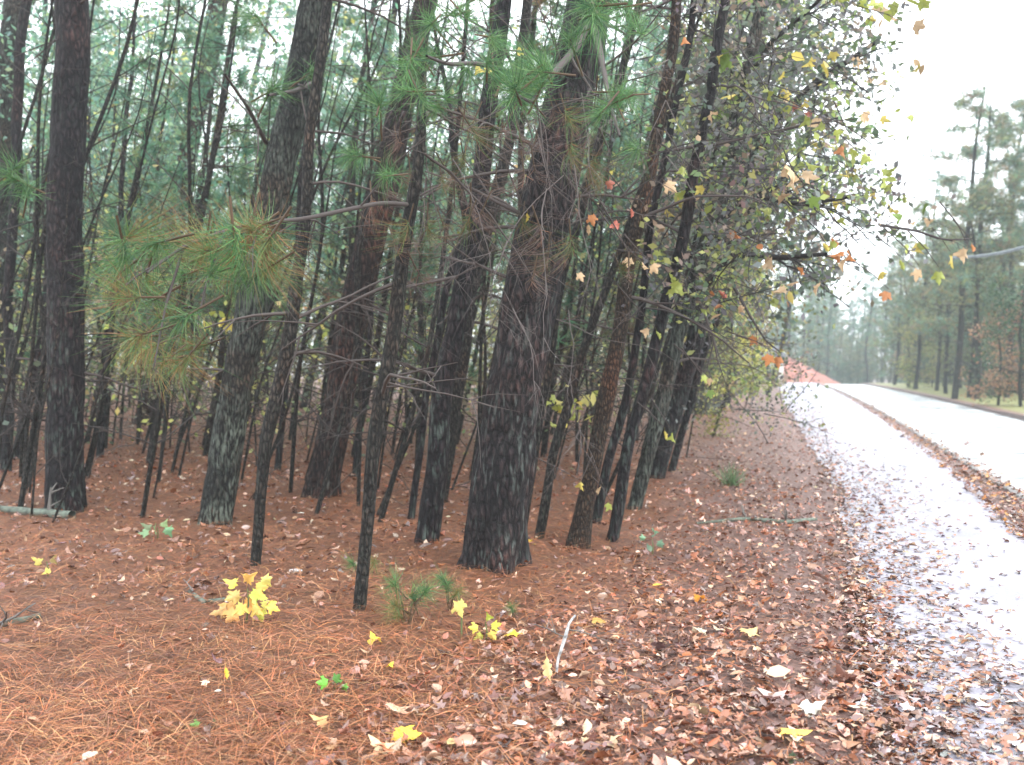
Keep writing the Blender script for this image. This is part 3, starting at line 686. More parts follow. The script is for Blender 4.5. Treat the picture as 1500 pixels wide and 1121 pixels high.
# bare limbs against the sky on the right
rH3, rH4, rH2 = T['H3'][0], T['H4'][0], T['H2'][0]
px_branch(rH3, [(1078, 270, 14), (1110, 215, 12), (1150, 160, 11), (1210, 110, 9), (1286, 60, 6)], rH3['_y'], rH3['_y'] - 2, (.03, .027, .028), twigs=6, tl=.7)
px_branch(rH3, [(1060, 330, 12), (1110, 300, 9), (1160, 250, 8), (1185, 200, 6), (1195, 140, 4)], rH3['_y'], rH3['_y'] - 2, (.04, .037, .038), twigs=8, tl=.9)
px_branch(rH2, [(1010, 440, 14), (1080, 372, 12), (1150, 378, 9), (1210, 372, 6)], rH2['_y'], rH2['_y'] - 1.5, (.04, .037, .038), twigs=6)
px_branch(rH2, [(1045, 330, 12), (1100, 285, 9), (1170, 300, 7), (1240, 290, 5)], rH2['_y'], rH2['_y'] - 2, (.04, .037, .038), twigs=8, tl=.9)
px_branch(rH2, [(1092, 120, 10), (1130, 60, 8), (1180, 20, 6), (1230, -30, 5)], rH2['_y'], rH2['_y'] - 2, (.04, .037, .038), twigs=8, tl=.9)
px_branch(rH4, [(1290, 330, 5), (1340, 338, 4), (1385, 352, 3), (1424, 350, 2)], 8.2, 8, (.06, .05, .05), twigs=3, tl=.3)
px_branch(rH4, [(1075, 420, 6), (1100, 465, 4), (1122, 500, 3), (1142, 515, 2)], 8.4, 8, (.06, .05, .05), twigs=3, tl=.25)
px_branch(T['B'][0], [(390, 210, 7), (365, 160, 6), (330, 110, 4)], T['B'][0]['_y'], T['B'][0]['_y'] - 1)

# ------------------------------------------------------------------ broad leaves over the path edge
LEAFM = []
for i, T_ in enumerate([STAR5, STAR3, STAR5B, OVAL]):
    LEAFM.append(MB().add(T_[0], T_[1], (1, 1, 1)).mesh('leaf', M_LEAFO, False))
def face_mat(d, nrm):
    X = Vector(d).normalized(); Z = Vector(nrm); Z = (Z - X * Z.dot(X)).normalized(); Y = Z.cross(X)
    return np.array([[X[i], Y[i], Z[i]] for i in range(3)])
def put_leaf(parent, p, size, col, shape=None, facing=None, nrm=None):
    o = obj('leaf', LEAFM[rnd.randrange(4) if shape is None else shape], parent)
    d = facing or (rnd.gauss(0, 1), rnd.gauss(0, .7), rnd.gauss(-.6, .6))
    M = rot_from_dirs(np.array([list(d)], float), np.array([rnd.random() * 6.28]))[0] if facing is None else face_mat(d, nrm or (rnd.gauss(0, .5), -1, rnd.uniform(.1, 1)))
    o.matrix_local = Matrix.Translation(Vector(p) - parent.location) @ Matrix(M.tolist()).to_4x4() @ Matrix.Scale(size, 4)
    o.color = (*col, 1); return o
YL, YG, ORG, TAN, GRN, RED = (.58, .46, .10), (.36, .40, .09), (.50, .20, .07), (.55, .38, .22), (.20, .30, .07), (.42, .12, .08)
def inedge(px, py):
    xr = np.interp(py, [-20, 60, 150, 230, 270, 340, 400, 430, 470], [1290, 1312, 1300, 1262, 1325, 1345, 1310, 1235, 1150])
    xl = np.interp(py, [-20, 200, 320, 470], [1010, 980, 940, 930])
    return xl, xr
def hang_leaf(root, p, size, c):
    d = Vector((rnd.gauss(0, .45), rnd.gauss(-.1, .3), -1)).normalized(); j = rnd.uniform(.75, 1.05)
    put_leaf(root, p, size, tuple(x * j for x in c), rnd.randrange(3), tuple(d), (rnd.gauss(0, .7), -1, rnd.uniform(-.2, .8)))
    q = p - root.location; u = Vector((-rnd.uniform(.12, .4), rnd.gauss(0, .1), rnd.uniform(.08, .35)))
    obj('twig', MB().add(*tube([list(q - d * size * .3), list(q - d * size * .5 + u * .4), list(q + u + Vector((0, 0, .03)))], [.0025, .004, .0055], 5), (.06, .048, .045)).mesh('twig', M_TWIG), root)
for k in range(66):
    py = rnd.uniform(-15, 465); xl, xr = inedge(0, py); px = xr - (xr - xl) * rnd.random() ** 1.25
    r_ = rnd.choice([rH4, rH3, rH2]); Yc = rnd.uniform(7, 12); c0 = at(px, py, Yc); tm = MB(); rng = np.random.default_rng(7000 + k)
    dv = np.array([rnd.uniform(.2, 1), rnd.gauss(0, .4), rnd.uniform(-.5, .5)]); dv /= np.linalg.norm(dv)
    P = twig_lines(tm, np.array(c0 - r_.location) - dv * .55, dv, .95, .006, 1, rng, (.05, .042, .04), .4)
    cb = rnd.choices([YL, YG, ORG, TAN, GRN, RED], [20, 30, 4, 12, 30, 2])[0]; nl_ = rnd.randrange(3, 6)
    for q in range(nl_):
        i = rng.integers(2, len(P)); at_p = Vector(P[i]) + r_.location
        c = cb if rnd.random() < .7 else rnd.choice([YL, YG, GRN, TAN]); j = rnd.uniform(.5, 1.05)
        dd = Vector((rnd.gauss(0, .7), rnd.gauss(0, .6), rnd.uniform(-1.1, -.1))).normalized(); sz = rnd.uniform(.075, .145)
        put_leaf(r_, at_p + dd * sz * .4, sz, tuple(x * j for x in c), rnd.choice([0, 1, 2, 2, 3]), tuple(dd), (rnd.gauss(0, .8), rnd.gauss(-.4, .6), rnd.gauss(.3, .6)))
    obj('twig', tm.mesh('twig', M_TWIG), r_)
for (px, py, c) in [(1222, 350, ORG), (1393, 375, YL), (1424, 358, ORG), (1052, 425, RED), (1415, 365, TAN), (1105, 493, ORG), (1128, 520, ORG), (1140, 523, ORG), (1375, 398, YG), (1318, 380, YG), (1300, 428, ORG),
                    (1148, 330, YG), (1205, 355, YL), (1060, 398, YG), (1065, 430, YG), (1235, 215, ORG), (1265, 225, YG), (1150, 105, YL), (1220, 75, YL), (1150, 130, YL), (1330, 360, YG), (1290, 400, YL), (1345, 395, TAN)]:
    hang_leaf(rH4, at(px, py, rnd.uniform(7, 9)), rnd.uniform(.09, .12), c)
for (px, py, c) in [(773, 312, YL), (866, 315, ORG), (862, 328, TAN), (921, 378, TAN), (940, 385, TAN), (955, 388, TAN), (848, 400, TAN), (765, 70, YL), (714, 95, YL), (700, 96, YL), (1003, 55, ORG),
                    (890, 265, RED), (925, 305, RED), (905, 325, RED), (962, 485, YG), (950, 482, TAN), (974, 631, YL), (985, 636, YG), (850, 707, YL), (880, 712, TAN), (893, 738, YG), (1002, 245, YG), (1030, 550, YG), (1038, 555, TAN), (1040, 572, GRN), (780, 797, YL)]:
    hang_leaf(T['G'][0], at(px, py, 6.6 if py < 470 else 7.6), rnd.uniform(.065, .085), c)
for k in range(42):   # yellow sprays just right of the big trunk, and beneath the bough
    px, py = rnd.gauss(830, 35), rnd.gauss(590, 22)
    if k > 30: px, py = rnd.gauss(318, 16), rnd.gauss(470, 8)
    put_leaf(T['G'][0] if k <= 30 else T['L'][0], at(px, py, rnd.uniform(9, 11)), rnd.uniform(.09, .14), rnd.choice([YL, YG, (.5, .45, .14)]))
# small-leaf twiggery filling the same crowns (past the count of parts)
def foliage_fill(root, n, xr_, yr, Yr, cols, size, p=None, name='foliage', clus=14, inside=None, twig=True):
    mb = MB(); rng = np.random.default_rng(int(xr_[0]) + n); m_ = n // clus; C = []
    while len(C) < m_:
        px, py = rng.uniform(*xr_), rng.uniform(*yr)
        if inside and not inside(px, py): continue
        C.append(list(at(px, py, rng.uniform(*Yr)) - root.location))
    C = np.array(C); P = np.repeat(C, clus, 0) + rng.normal(0, .13, (m_ * clus, 3)) * [1.2, 1.2, .9]; k = len(P)
    cc = np.repeat(palette(cols, m_, .2, rng, p), clus, 0) * rng.uniform(.7, 1.3, (k, 1))
    scatter(mb, *QUAD, P, rot_from_dirs(rdirs(k, rng=rng), rng.random(k) * 6.28), rng.uniform(*size, k), cc, 0)
    if twig:
        for c in C[::4]:
            d = rng.normal(0, 1, 3) * [1, 1, .6] + [.5, 0, .3]
            twig_lines(mb, c - d / np.linalg.norm(d) * .5, d, .9, .007, 1, rng, (.06, .052, .052), .1)
    o = obj(name, mb.mesh(name, M_LEAF, False), root); o['kind'] = 'stuff'
GB = [(.08, .11, .08), (.11, .14, .10), (.15, .20, .10), (.30, .33, .11), (.13, .12, .12), (.24, .19, .14), (.15, .16, .15)]
def edge_in(px, py):
    xl, xr = inedge(px, py); u = (px - xl) / (xr - xl); return 0 < u < 1 and rnd.random() < (1 - .93 * max(0, u - .35) / .65) and vnoise(px * .022, py * .022, 3.3) > .25 + .2 * u
foliage_fill(rH4, 9500, (930, 1350), (-40, 465), (10, 17), GB, (.07, .15), inside=edge_in)
foliage_fill(rH3, 6000, (930, 1350), (-40, 465), (7.5, 11), GB, (.04, .09), inside=edge_in)
foliage_fill(rH2, 5000, (860, 1180), (250, 620), (11, 20), GB + [(.25, .22, .08)], (.04, .08))
foliage_fill(rH4, 2600, (1040, 1128), (390, 575), (17, 27), [(.45, .44, .12), (.35, .28, .15), (.22, .26, .09), (.3, .34, .1)], (.07, .14))

# ------------------------------------------------------------------ prototypes for the wood behind
def trunk_mb(mb, h, r, bend_, seg, rng, mat, n=14, dead=6, col=(.06, .05, .045)):
    P = [[0, 0, -.3]]
    for k in range(1, 6): P.append([rng.normal(0, bend_), rng.normal(0, bend_), h * k / 5])
    Q, W = smooth_path(P, [r * 1.15, r, r * .9, r * .75, r * .55, r * .2], n); mb.add(*tube(Q, W, seg, .05, 8, 2), col, 0); return Q, W
def tall_pine(seed, h, r, frac, nb=26, nt_=520, rad=2.4, cols=PG, bark=BK_DARK):
    rng = np.random.default_rng(seed); root = bpy.data.objects.new('tall_pine', None); COL.objects.link(root)
    mb = MB(); Q, W = trunk_mb(mb, h, r, h * .012, 9, rng, bark, 16); obj('trunk', mb.mesh('trunk', bark), root)
    db = MB()
    for _ in range(9):
        z = rng.uniform(h * .12, h * frac); i = int(z / h * 15); a = rng.random() * 6.28
        twig_lines(db, Q[i], [math.cos(a), math.sin(a), .1], rng.uniform(.6, 1.6), .016, 1, rng, (.07, .06, .06), .3, seg=3)
    obj('dead_limbs', db.mesh('dead_limbs', M_TWIG), root)['kind'] = 'stuff'
    c = obj('crown', crown_proto(seed + 5, h * (1 - frac), rad, nb, nt_, cols, (.30, .026), nblade=12, bw=.03), root, (0, 0, h * frac)); return root
def young_pine(seed, h, rad, cols):
    rng = np.random.default_rng(seed); root = bpy.data.objects.new('young_pine', None); COL.objects.link(root)
    mb = MB(); trunk_mb(mb, h, .05, .07, 7, rng, BK_THIN, 14); obj('trunk', mb.mesh('trunk', BK_THIN), root)
    obj('crown', crown_proto(seed + 5, h * .72, rad, 20, 240, cols, (.24, .013), nblade=15, bw=.014), root, (0, 0, h * .22)); return root
def sapling(seed, h, r, leafy):
    rng = np.random.default_rng(seed); root = bpy.data.objects.new('sapling', None); COL.objects.link(root)
    mb = MB(); Q, W = trunk_mb(mb, h, r, h * .02, 6, rng, BK_THIN, 22); obj('trunk', mb.mesh('trunk', BK_THIN), root)
    tw = MB()
    for _ in range(13):
        i = rng.integers(3, 17); a = rng.random() * 6.28
        P = twig_lines(tw, Q[i], [math.cos(a), math.sin(a), rng.uniform(.1, 1.0)], rng.uniform(.4, 1.3), max(.005, W[i] * .45), 1, rng, (.05, .042, .04), .1, seg=3)
    obj('twigs', tw.mesh('twigs', M_TWIG), root)['kind'] = 'stuff'
    if leafy:
        k = leafy; i = rng.integers(5, 18, k); pos = Q[i] + rng.normal(0, .55, (k, 3)) * [1, 1, .5]; lm = MB()
        scatter(lm, *QUAD, pos, rot_from_dirs(rdirs(k, rng=rng), rng.random(k) * 6.28), rng.uniform(.05, .10, k),
                palette([(.30, .30, .06), (.14, .18, .05), (.35, .24, .10), (.20, .12, .07)], k, .25, rng))
        obj('leaves', lm.mesh('leaves', M_LEAF, False), root)['kind'] = 'stuff'
    return root
PROT = dict(
    tall=[tall_pine(100 + i, h, r, fr) for i, (h, r, fr) in enumerate([(17, .12, .34), (15, .10, .25), (19, .15, .4), (14, .09, .18), (16, .11, .3)])],
    young=[young_pine(200 + i, h, rd, c) for i, (h, rd, c) in enumerate([(7.5, 1.5, PG), (6, 1.4, PG), (9, 1.7, PG), (6.5, 1.5, PGB)])],
    sap=[sapling(300 + i, h, r, lf) for i, (h, r, lf) in enumerate([(6, .017, 0), (7, .026, 60), (5, .014, 80), (8, .032, 50), (6.5, .020, 140), (7.5, .024, 0)])])
used = set()
def place(proto, x, y, lean, sc, label, cat, group, rz=None, z=None, lean2=0, name=None):
    if proto.name not in used and proto.get('category') is None: o = proto; used.add(proto.name)
    else: o = copy_tree(proto)
    if name: o.name = name
    zz = gzf(x, y) if z is None else z
    o.matrix_world = Matrix.Translation((x, y, zz)) @ Matrix.Rotation(lean, 4, 'Y') @ Matrix.Rotation(lean2, 4, 'X') @ Matrix.Rotation(rnd.random() * 6.28 if rz is None else rz, 4, 'Z') @ Matrix.Scale(sc, 4)
    tag(o, label, cat, group); return o
ZONES = [(75, 'left of the dark upright pine'), (130, 'behind the dark upright pine'), (300, 'left of the grey leaning pine'), (440, 'left of the reddish pine'),
         (600, 'left of the slim dark pine'), (760, 'behind the biggest pine'), (900, 'right of the biggest pine'), (3000, 'behind the leaning bundle of trunks')]
def zone(x, y):
    px = CX + F * x / y
    return next(z for lim, z in ZONES if px < lim)
RZ = [(1225, 'behind the clay bank'), (1290, 'right of the clay bank'), (1375, 'left of the twin slim pines'), (1440, 'behind the twin slim pines'), (3000, 'right of the twin slim pines')]
def rzone(x, y):
    px = CX + F * x / y
    return next(z for lim, z in RZ if px < lim)
def dist(y, near, far): return 'nearer' if y < near else ('farther' if y < far else 'farthest')
occ = [(t[0].location.x, t[0].location.y) for t in T.values()]
def free(x, y, dmin):
    for a, b in occ:
        if (a - x) ** 2 + (b - y) ** 2 < dmin * dmin: return False
    occ.append((x, y)); return True
def wood_spot(dmin, dmax, gap, xmin=-.60, tmax=-1.2, tries=400):
    for _ in range(tries):
        y = dmin + (dmax - dmin) * rnd.random() ** .8; x = rnd.uniform(xmin, .42) * y
        s_, t_ = xy2st(x, y)
        if t_ < tmax and free(x, y, gap): return x, y
    return None
for k in range(78):
    p = wood_spot(17, 75, 1.3)
    if p: place(PROT['tall'][k % 5], *p, math.radians(rnd.gauss(9, 3)), rnd.uniform(.8, 1.1), dist(p[1], 30, 50) + ' tall slim pine ' + zone(*p), 'pine tree', 'tall pines deep in the wood')
for k in range(40):
    p = wood_spot(70, 130, 3, tmax=-6)
    if p: place(PROT['tall'][k % 5], *p, math.radians(rnd.gauss(6, 3)), rnd.uniform(.85, 1.15), 'faint pale pine at the back of the wood ' + zone(*p), 'pine tree', 'far pines at the back of the left wood')
for k in range(60):
    p = wood_spot(10.5 if k < 10 else 13, 17 if k < 10 else 40, .9, tmax=-2.5)
    if p: place(PROT['young'][k % 4], *p, math.radians(rnd.gauss(9, 4)), rnd.uniform(.7, 1.1), dist(p[1], 20, 30) + ' young bushy pine ' + zone(*p), 'pine tree', 'young pines under the tall ones')
for k in range(185):
    p = wood_spot(8.8, 17 if k % 2 else 34, .33, tmax=-1.5)
    ln = min(19, max(-1, rnd.gauss(10, 6)))
    if p: place(PROT['sap'][(5 if k % 3 else 0) if p[1] < 14 or k % 5 == 0 else k % 5], *p, math.radians(ln), rnd.uniform(.6, 1.1), dist(p[1], 14, 22) + (' steeply leaning' if ln > 15 else ' nearly upright' if ln < 6 else ' slightly leaning') + (' thin bare sapling ' if k % 5 == 0 or p[1] < 14 else ' thin leafy sapling ') + zone(*p), 'sapling', 'thin saplings in the understory', lean2=math.radians(rnd.gauss(0, 3)))

# undergrowth: leaf haze of shrubs nobody could count
n = 620000; mb = MB()
y = 11 + 42 * R.random(n) ** 1.1; x = (R.random(n) * 1.05 - .62) * y; s_, t_ = xy2st(x, y)
hgt = R.random(n) ** 1.15 * 9.5 * np.clip(y / 22, .5, 1); dn = fbm(x * .45, y * .25, hgt * .5 + 3) + .4 * fbm(x * 2, y * 2, hgt * 2)
k = (t_ < -2.2) & (dn > -.03 - .05 * (hgt > 1)) & (R.random(n) < .12 + .88 * sstep(.2, 1.2, hgt)) & (R.random(n) < sstep(11, 19, y)) ; x, y, hgt = x[k], y[k], hgt[k]; n = len(x)
cl = vnoise(x * .5, y * .4, hgt * .6)
pal = palette([(.14, .19, .11), (.20, .25, .12), (.24, .21, .14), (.32, .27, .17), (.17, .22, .16)], n, .25)
yel = (cl > .56)[:, None]; pal = np.where((hgt > 2.4 + 1.5 * cl)[:, None], palette([(.13, .26, .18), (.17, .31, .20), (.12, .22, .17), (.22, .31, .16)], n, .25), pal); yel = yel & (R.random(n) < .8)[:, None] & ((hgt < 4) | (R.random(n) < .15))[:, None]; pal = np.where(yel, palette([(.52, .52, .14), (.38, .42, .14), (.60, .54, .22), (.24, .28, .12)], n, .25), pal)
scatter(mb, *QUAD, np.stack([x, y, gz(x, y) + hgt], -1), rot_from_dirs(rdirs(n), R.random(n) * 6.28), R.uniform(.06, .13, n), pal)
tag(obj('undergrowth', mb.mesh('undergrowth', M_LEAF, False)), 'speckled olive and yellow shrub leaves filling the space behind the trunks', 'undergrowth', kind='stuff')
# brush twigs
mb = MB(); rng = np.random.default_rng(77)
for _ in range(650):
    y = rng.uniform(9, 26); x = rng.uniform(-.58, .3) * y
    if xy2st(x, y)[1] > -2: continue
    twig_lines(mb, [x, y, gzf(x, y) + rng.uniform(0, 4.0)], rng.normal(0, 1, 3) * [1, 1, .8] + [.3, 0, .3], rng.uniform(.6, 2), .006, 1, rng, (.07, .06, .055), .1, seg=3)
tag(obj('brushwood', mb.mesh('brushwood', M_TWIG)), 'tangle of fine bare twigs between the trunks', 'brushwood', kind='stuff')

# ------------------------------------------------------------------ right of the road and past the crest
def broad_tree(seed, h, r, rad, cols, name='broadleaf_tree', base=.35, nl=2600, size=(.10, .2)):
    rng = np.random.default_rng(seed); root = bpy.data.objects.new(name, None); COL.objects.link(root)
    mb = MB(); Q, W = trunk_mb(mb, h, r, h * .02, 8, rng, BK_THIN, 14)
    tips = []
    for _ in range(16):
        i = rng.integers(int(14 * base), 13); a = rng.random() * 6.28; L_ = rad * rng.uniform(.6, 1.1)
        tips.append(twig_lines(mb, Q[i], [math.cos(a), math.sin(a), rng.uniform(.1, .6)], L_, max(.02, W[i] * .4), 1, rng, (.06, .05, .045), 0, seg=4))
    obj('trunk', mb.mesh('trunk', BK_THIN), root)
    tp = np.concatenate([t[len(t) // 3:] for t in tips]); C = tp[rng.integers(0, len(tp), nl // 10)] + rng.normal(0, .25, (nl // 10, 3))
    P = np.repeat(C, 10, 0) + rng.normal(0, .2, (len(C) * 10, 3)); lm = MB(); k = len(P)
    scatter(lm, *QUAD, P, rot_from_dirs(rdirs(k, rng=rng), rng.random(k) * 6.28), rng.uniform(*size, k), np.repeat(palette(cols, len(C), .2, rng), 10, 0))
    obj('crown', lm.mesh('crown', M_LEAF, False), root); return root
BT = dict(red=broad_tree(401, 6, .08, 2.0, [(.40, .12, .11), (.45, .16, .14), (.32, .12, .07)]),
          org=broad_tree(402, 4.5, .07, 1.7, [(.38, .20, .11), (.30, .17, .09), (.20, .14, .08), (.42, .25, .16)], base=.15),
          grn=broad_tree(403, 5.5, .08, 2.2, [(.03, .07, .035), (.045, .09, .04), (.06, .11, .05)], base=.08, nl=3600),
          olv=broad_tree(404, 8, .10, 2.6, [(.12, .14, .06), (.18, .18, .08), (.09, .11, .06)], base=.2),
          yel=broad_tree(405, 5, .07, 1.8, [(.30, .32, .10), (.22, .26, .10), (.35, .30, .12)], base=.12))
OP = [tall_pine(500 + i, h, .12, fr, 26, 1100, rd, [(.16, .26, .18), (.20, .28, .17), (.14, .22, .17), (.26, .27, .13), (.27, .21, .13)], BK_THIN) for i, (h, fr, rd) in enumerate([(12.5, .22, 3.4), (11, .2, 3.2), (14, .3, 3.2)])]  # needle colours lightened to paint in the pale veil over these trees
def onpx(px, s): # ground point seen at column px at distance y=s
    x = (px - CX) / F * s; return x, s
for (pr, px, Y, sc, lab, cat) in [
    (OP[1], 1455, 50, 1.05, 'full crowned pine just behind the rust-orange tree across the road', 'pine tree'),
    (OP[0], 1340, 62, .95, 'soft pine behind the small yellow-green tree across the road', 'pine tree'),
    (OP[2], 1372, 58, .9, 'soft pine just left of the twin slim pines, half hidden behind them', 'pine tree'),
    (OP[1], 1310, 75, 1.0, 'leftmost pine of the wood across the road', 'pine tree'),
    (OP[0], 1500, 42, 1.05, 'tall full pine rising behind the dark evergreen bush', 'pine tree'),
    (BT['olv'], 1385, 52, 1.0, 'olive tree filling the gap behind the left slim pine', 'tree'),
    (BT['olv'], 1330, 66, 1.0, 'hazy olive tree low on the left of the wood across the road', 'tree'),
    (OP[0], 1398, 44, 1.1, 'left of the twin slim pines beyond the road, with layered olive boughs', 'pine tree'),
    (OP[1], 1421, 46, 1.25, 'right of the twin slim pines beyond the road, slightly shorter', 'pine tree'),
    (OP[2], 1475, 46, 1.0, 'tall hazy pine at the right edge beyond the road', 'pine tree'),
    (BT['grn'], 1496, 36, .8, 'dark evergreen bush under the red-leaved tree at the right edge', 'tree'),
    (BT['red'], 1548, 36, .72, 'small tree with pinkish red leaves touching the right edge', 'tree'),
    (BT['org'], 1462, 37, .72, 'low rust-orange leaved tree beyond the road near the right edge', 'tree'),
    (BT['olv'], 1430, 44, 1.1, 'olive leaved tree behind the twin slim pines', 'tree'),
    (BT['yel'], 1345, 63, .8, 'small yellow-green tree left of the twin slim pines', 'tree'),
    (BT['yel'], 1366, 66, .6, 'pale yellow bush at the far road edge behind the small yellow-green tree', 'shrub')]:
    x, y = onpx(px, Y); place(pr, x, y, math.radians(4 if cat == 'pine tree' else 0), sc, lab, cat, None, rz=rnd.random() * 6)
    occ.append((x, y))
cnt = 0
for _ in range(3000):
    if cnt >= 42: break
    y = rnd.uniform(50, 105); px = rnd.uniform(1330, 1620); x = (px - CX) / F * y; s_, t_ = xy2st(x, y)
    if t_ > RR + 3 and free(x, y, 2.0):
        cnt += 1; place(rnd.choice(OP + PROT['tall'][:2]), x, y, math.radians(rnd.gauss(4, 2)), rnd.uniform(.75, 1.0), dist(y, 65, 85) + ' hazy pine across the road ' + rzone(x, y), 'pine tree', 'pines across the road')
cnt = 0
for _ in range(3000):
    if cnt >= 130: break
    y = rnd.uniform(112, 175); px = rnd.uniform(1090, 1420); x = (px - CX) / F * y
    if free(x, y, 1.5):
        cnt += 1; k_ = rnd.random() < .5; place(rnd.choice(PROT['tall'] + OP), x, y, math.radians(rnd.gauss(4, 2)), (rnd.uniform(1.0, 1.2) if k_ else rnd.uniform(.75, .95)), ('taller' if k_ else 'shorter') + ' pale misty pine past the road crest ' + rzone(x, y), 'pine tree', 'misty pines past the road crest')
for k in range(34):
    y = rnd.uniform(115, 150); px = rnd.uniform(1180, 1400); x = (px - CX) / F * y
    place(BT[rnd.choice(['olv', 'grn', 'olv'])], x, y, 0, rnd.uniform(.7, 1.0), 'blurred grey-green shrub under the misty pines ' + rzone(x, y), 'shrub', 'shrubs under the misty pines')
for k, (px, up) in enumerate([(1150, 2.6), (1163, 2.0), (1178, 1.5), (1192, 1.0), (1206, .5), (1140, 2.4)]):
    x = (px - CX) / F * (104 + k); place(BT['olv' if k % 2 else 'yel'], x, 104 + k, 0, rnd.uniform(.14, .24), 'scrubby small bush growing on the red clay bank', 'shrub', 'bushes on the clay bank', z=up - .3)
for k in range(40):
    y = rnd.uniform(46, 85); px = rnd.uniform(1330, 1580); x = (px - CX) / F * y
    if xy2st(x, y)[1] < RR + 2.5: continue
    place(BT[rnd.choice(['olv', 'grn', 'org', 'olv'])], x, y, 0, rnd.uniform(.45, 1.15), 'low shrub across the road ' + rzone(x, y), 'shrub', 'shrubs across the road')
for o in [r for L_ in (PROT['tall'], PROT['young'], PROT['sap'], OP, list(BT.values())) for r in L_]:
    if o.get('category') is None:
        for c in list(o.children): bpy.data.objects.remove(c)
        bpy.data.objects.remove(o)

# dark-roofed house glimpsed at the end of the path
hb = at(1098, 520, 98); hb.z = gzf(hb.x, hb.y) + .2
hs = empty('house', hb, 'small pale house with dark roof glimpsed at the far end of the path', 'house')
def box(mb, c, s, **k):
    c = np.array(c); s = np.array(s) / 2
    v = np.array([[x, y, z] for x in (-1, 1) for y in (-1, 1) for z in (-1, 1)]) * s + c
    mb.add(v, [[0, 1, 3, 2], [4, 6, 7, 5], [0, 4, 5, 1], [2, 3, 7, 6], [0, 2, 6, 4], [1, 5, 7, 3]], **k); return mb
obj('wall', box(MB(), (0, 0, .9), (5.6, 4, 3.4)).mesh('wall', M_WALL, False), hs)
rf = MB(); rf.add([[-3.1, -2.4, 2.55], [3.1, -2.4, 2.55], [3.1, 0, 3.9], [-3.1, 0, 3.9], [-3.1, 2.4, 2.55], [3.1, 2.4, 2.55], [-3.1, -2.4, 2.45], [3.1, -2.4, 2.45]],
                  [[0, 1, 2, 3], [3, 2, 5, 4], [6, 7, 1, 0]]); obj('roof', rf.mesh('roof', M_ROOF, False), hs)
for xw in (-1.2, 1.5):
    wn = obj('window', box(MB(), (xw, -2.02, 1.3), (1.0, .06, 1.1)).mesh('window', M_DARK, False), hs)
    fr = MB()
    for c_, s_ in (((xw, -2.05, 1.9), (1.2, .08, .1)), ((xw, -2.05, .7), (1.2, .08, .1)), ((xw - .55, -2.05, 1.3), (.1, .08, 1.1)), ((xw + .55, -2.05, 1.3), (.1, .08, 1.1))): box(fr, c_, s_)
    obj('frame', fr.mesh('frame', M_WALL, False), wn)
obj('door', box(MB(), (.2, -2.03, .3), (.95, .06, 2.0)).mesh('door', M_ROOF, False), hs)
# pale leaning post by the path
pb = onground(1101, 566)
pst = empty('marker_post', pb, 'pale leaning post standing at the left edge of the far path', 'post')
P_ = [[0, 0, -.2], [.05, 0, .6], [.14, 0, 1.6]]
obj('shaft', MB().add(*tube(P_, [.10, .10, .09], 8)).mesh('shaft', M_POST), pst)
obj('cap', MB().add(*tube([[.138, 0, 1.58], [.15, 0, 1.70]], [.12, .05], 8)).mesh('cap', M_DARK), pst)
# overhead cable with its pole outside the frame to the right
cb = MB(); a0, a1 = at(1392, 378, 30), at(1600, 322, 24); Q = np.array([list(a0.lerp(a1, u)) for u in np.linspace(0, 1, 14)]); Q[:, 2] -= .25 * np.sin(np.linspace(0, np.pi, 14))
base_c = Vector(Q[0]); tag(obj('utility_cable', cb.add(*tube(Q, [.05] * 14, 6)).mesh('utility_cable', M_CABLE)), 'grey overhead cable crossing in front of the pines at the right edge', 'cable')

# ------------------------------------------------------------------ small things on the forest floor
def stick(name, label, cat, pts, mat, twig=0):
    P = []; W = []
    g0 = onground(pts[0][0], pts[0][1])
    for (px, py, wd, up) in pts:
        q = onground(px, py) if up == 0 else at(px, py, g0.y); P.append(list(q - g0 + Vector((0, 0, wd / F * g0.y * .3)))); W.append(wd / F * q.y / 2)
    Q, WW = smooth_path(P, W, 24); mb = MB().add(*tube(Q, WW, 10, .15, 30, 8)); 
    root = empty(name, g0, label, cat); obj('stem', mb.mesh('stem', mat), root)
    rng = np.random.default_rng(int(abs(pts[0][0]) + 5))
    for _ in range(twig):
        i = rng.integers(4, 20); t = MB(); twig_lines(t, Q[i], rng.normal(0, 1, 3) * [1, 1, .4] + [0, 0, .3], .25, WW[i] * .5, 1, rng, (.14, .13, .12)); obj('twig', t.mesh('twig', M_TWIG), root)
    return root
stick('fallen_log', 'mossy grey-green log lying in front of the dark upright pine', 'log', [(-60, 750, 12, 0), (0, 750, 13, 0), (50, 755, 14, 0), (106, 760, 15, 0)], M_LOG, 2)
stick('fallen_branch', 'short dark branch on pine straw at the left edge', 'branch', [(-30, 925, 10, 0), (20, 915, 12, 0), (58, 905, 9, 0)], M_LOG, 2)
stick('fallen_stick', 'dark rotten stick half buried left of the yellow seedling', 'stick', [(278, 868, 6, 0), (300, 886, 9, 0), (330, 880, 7, 0)], M_LOG, 1)
stick('broken_stick', 'whitish upright broken stick near the front centre', 'stick', [(815, 990, 4, 0), (817, 968, 4, 1), (829, 932, 6, 1), (833, 915, 4, 1), (843, 902, 3, 1)], M_PALE, 2)
stick('fallen_branch', 'long dark twiggy branch lying on the litter bank beside the path', 'branch', [(1020, 768, 4, 0), (1090, 762, 7, 0), (1150, 768, 8, 0), (1195, 762, 5, 0)], M_LOG, 3)
stick('bark_chip', 'pale lichened bark chip lying right of the yellow seedling', 'bark chip', [(424, 838, 5, 0), (434, 838, 7, 0), (443, 838, 4, 0)], M_PALE)
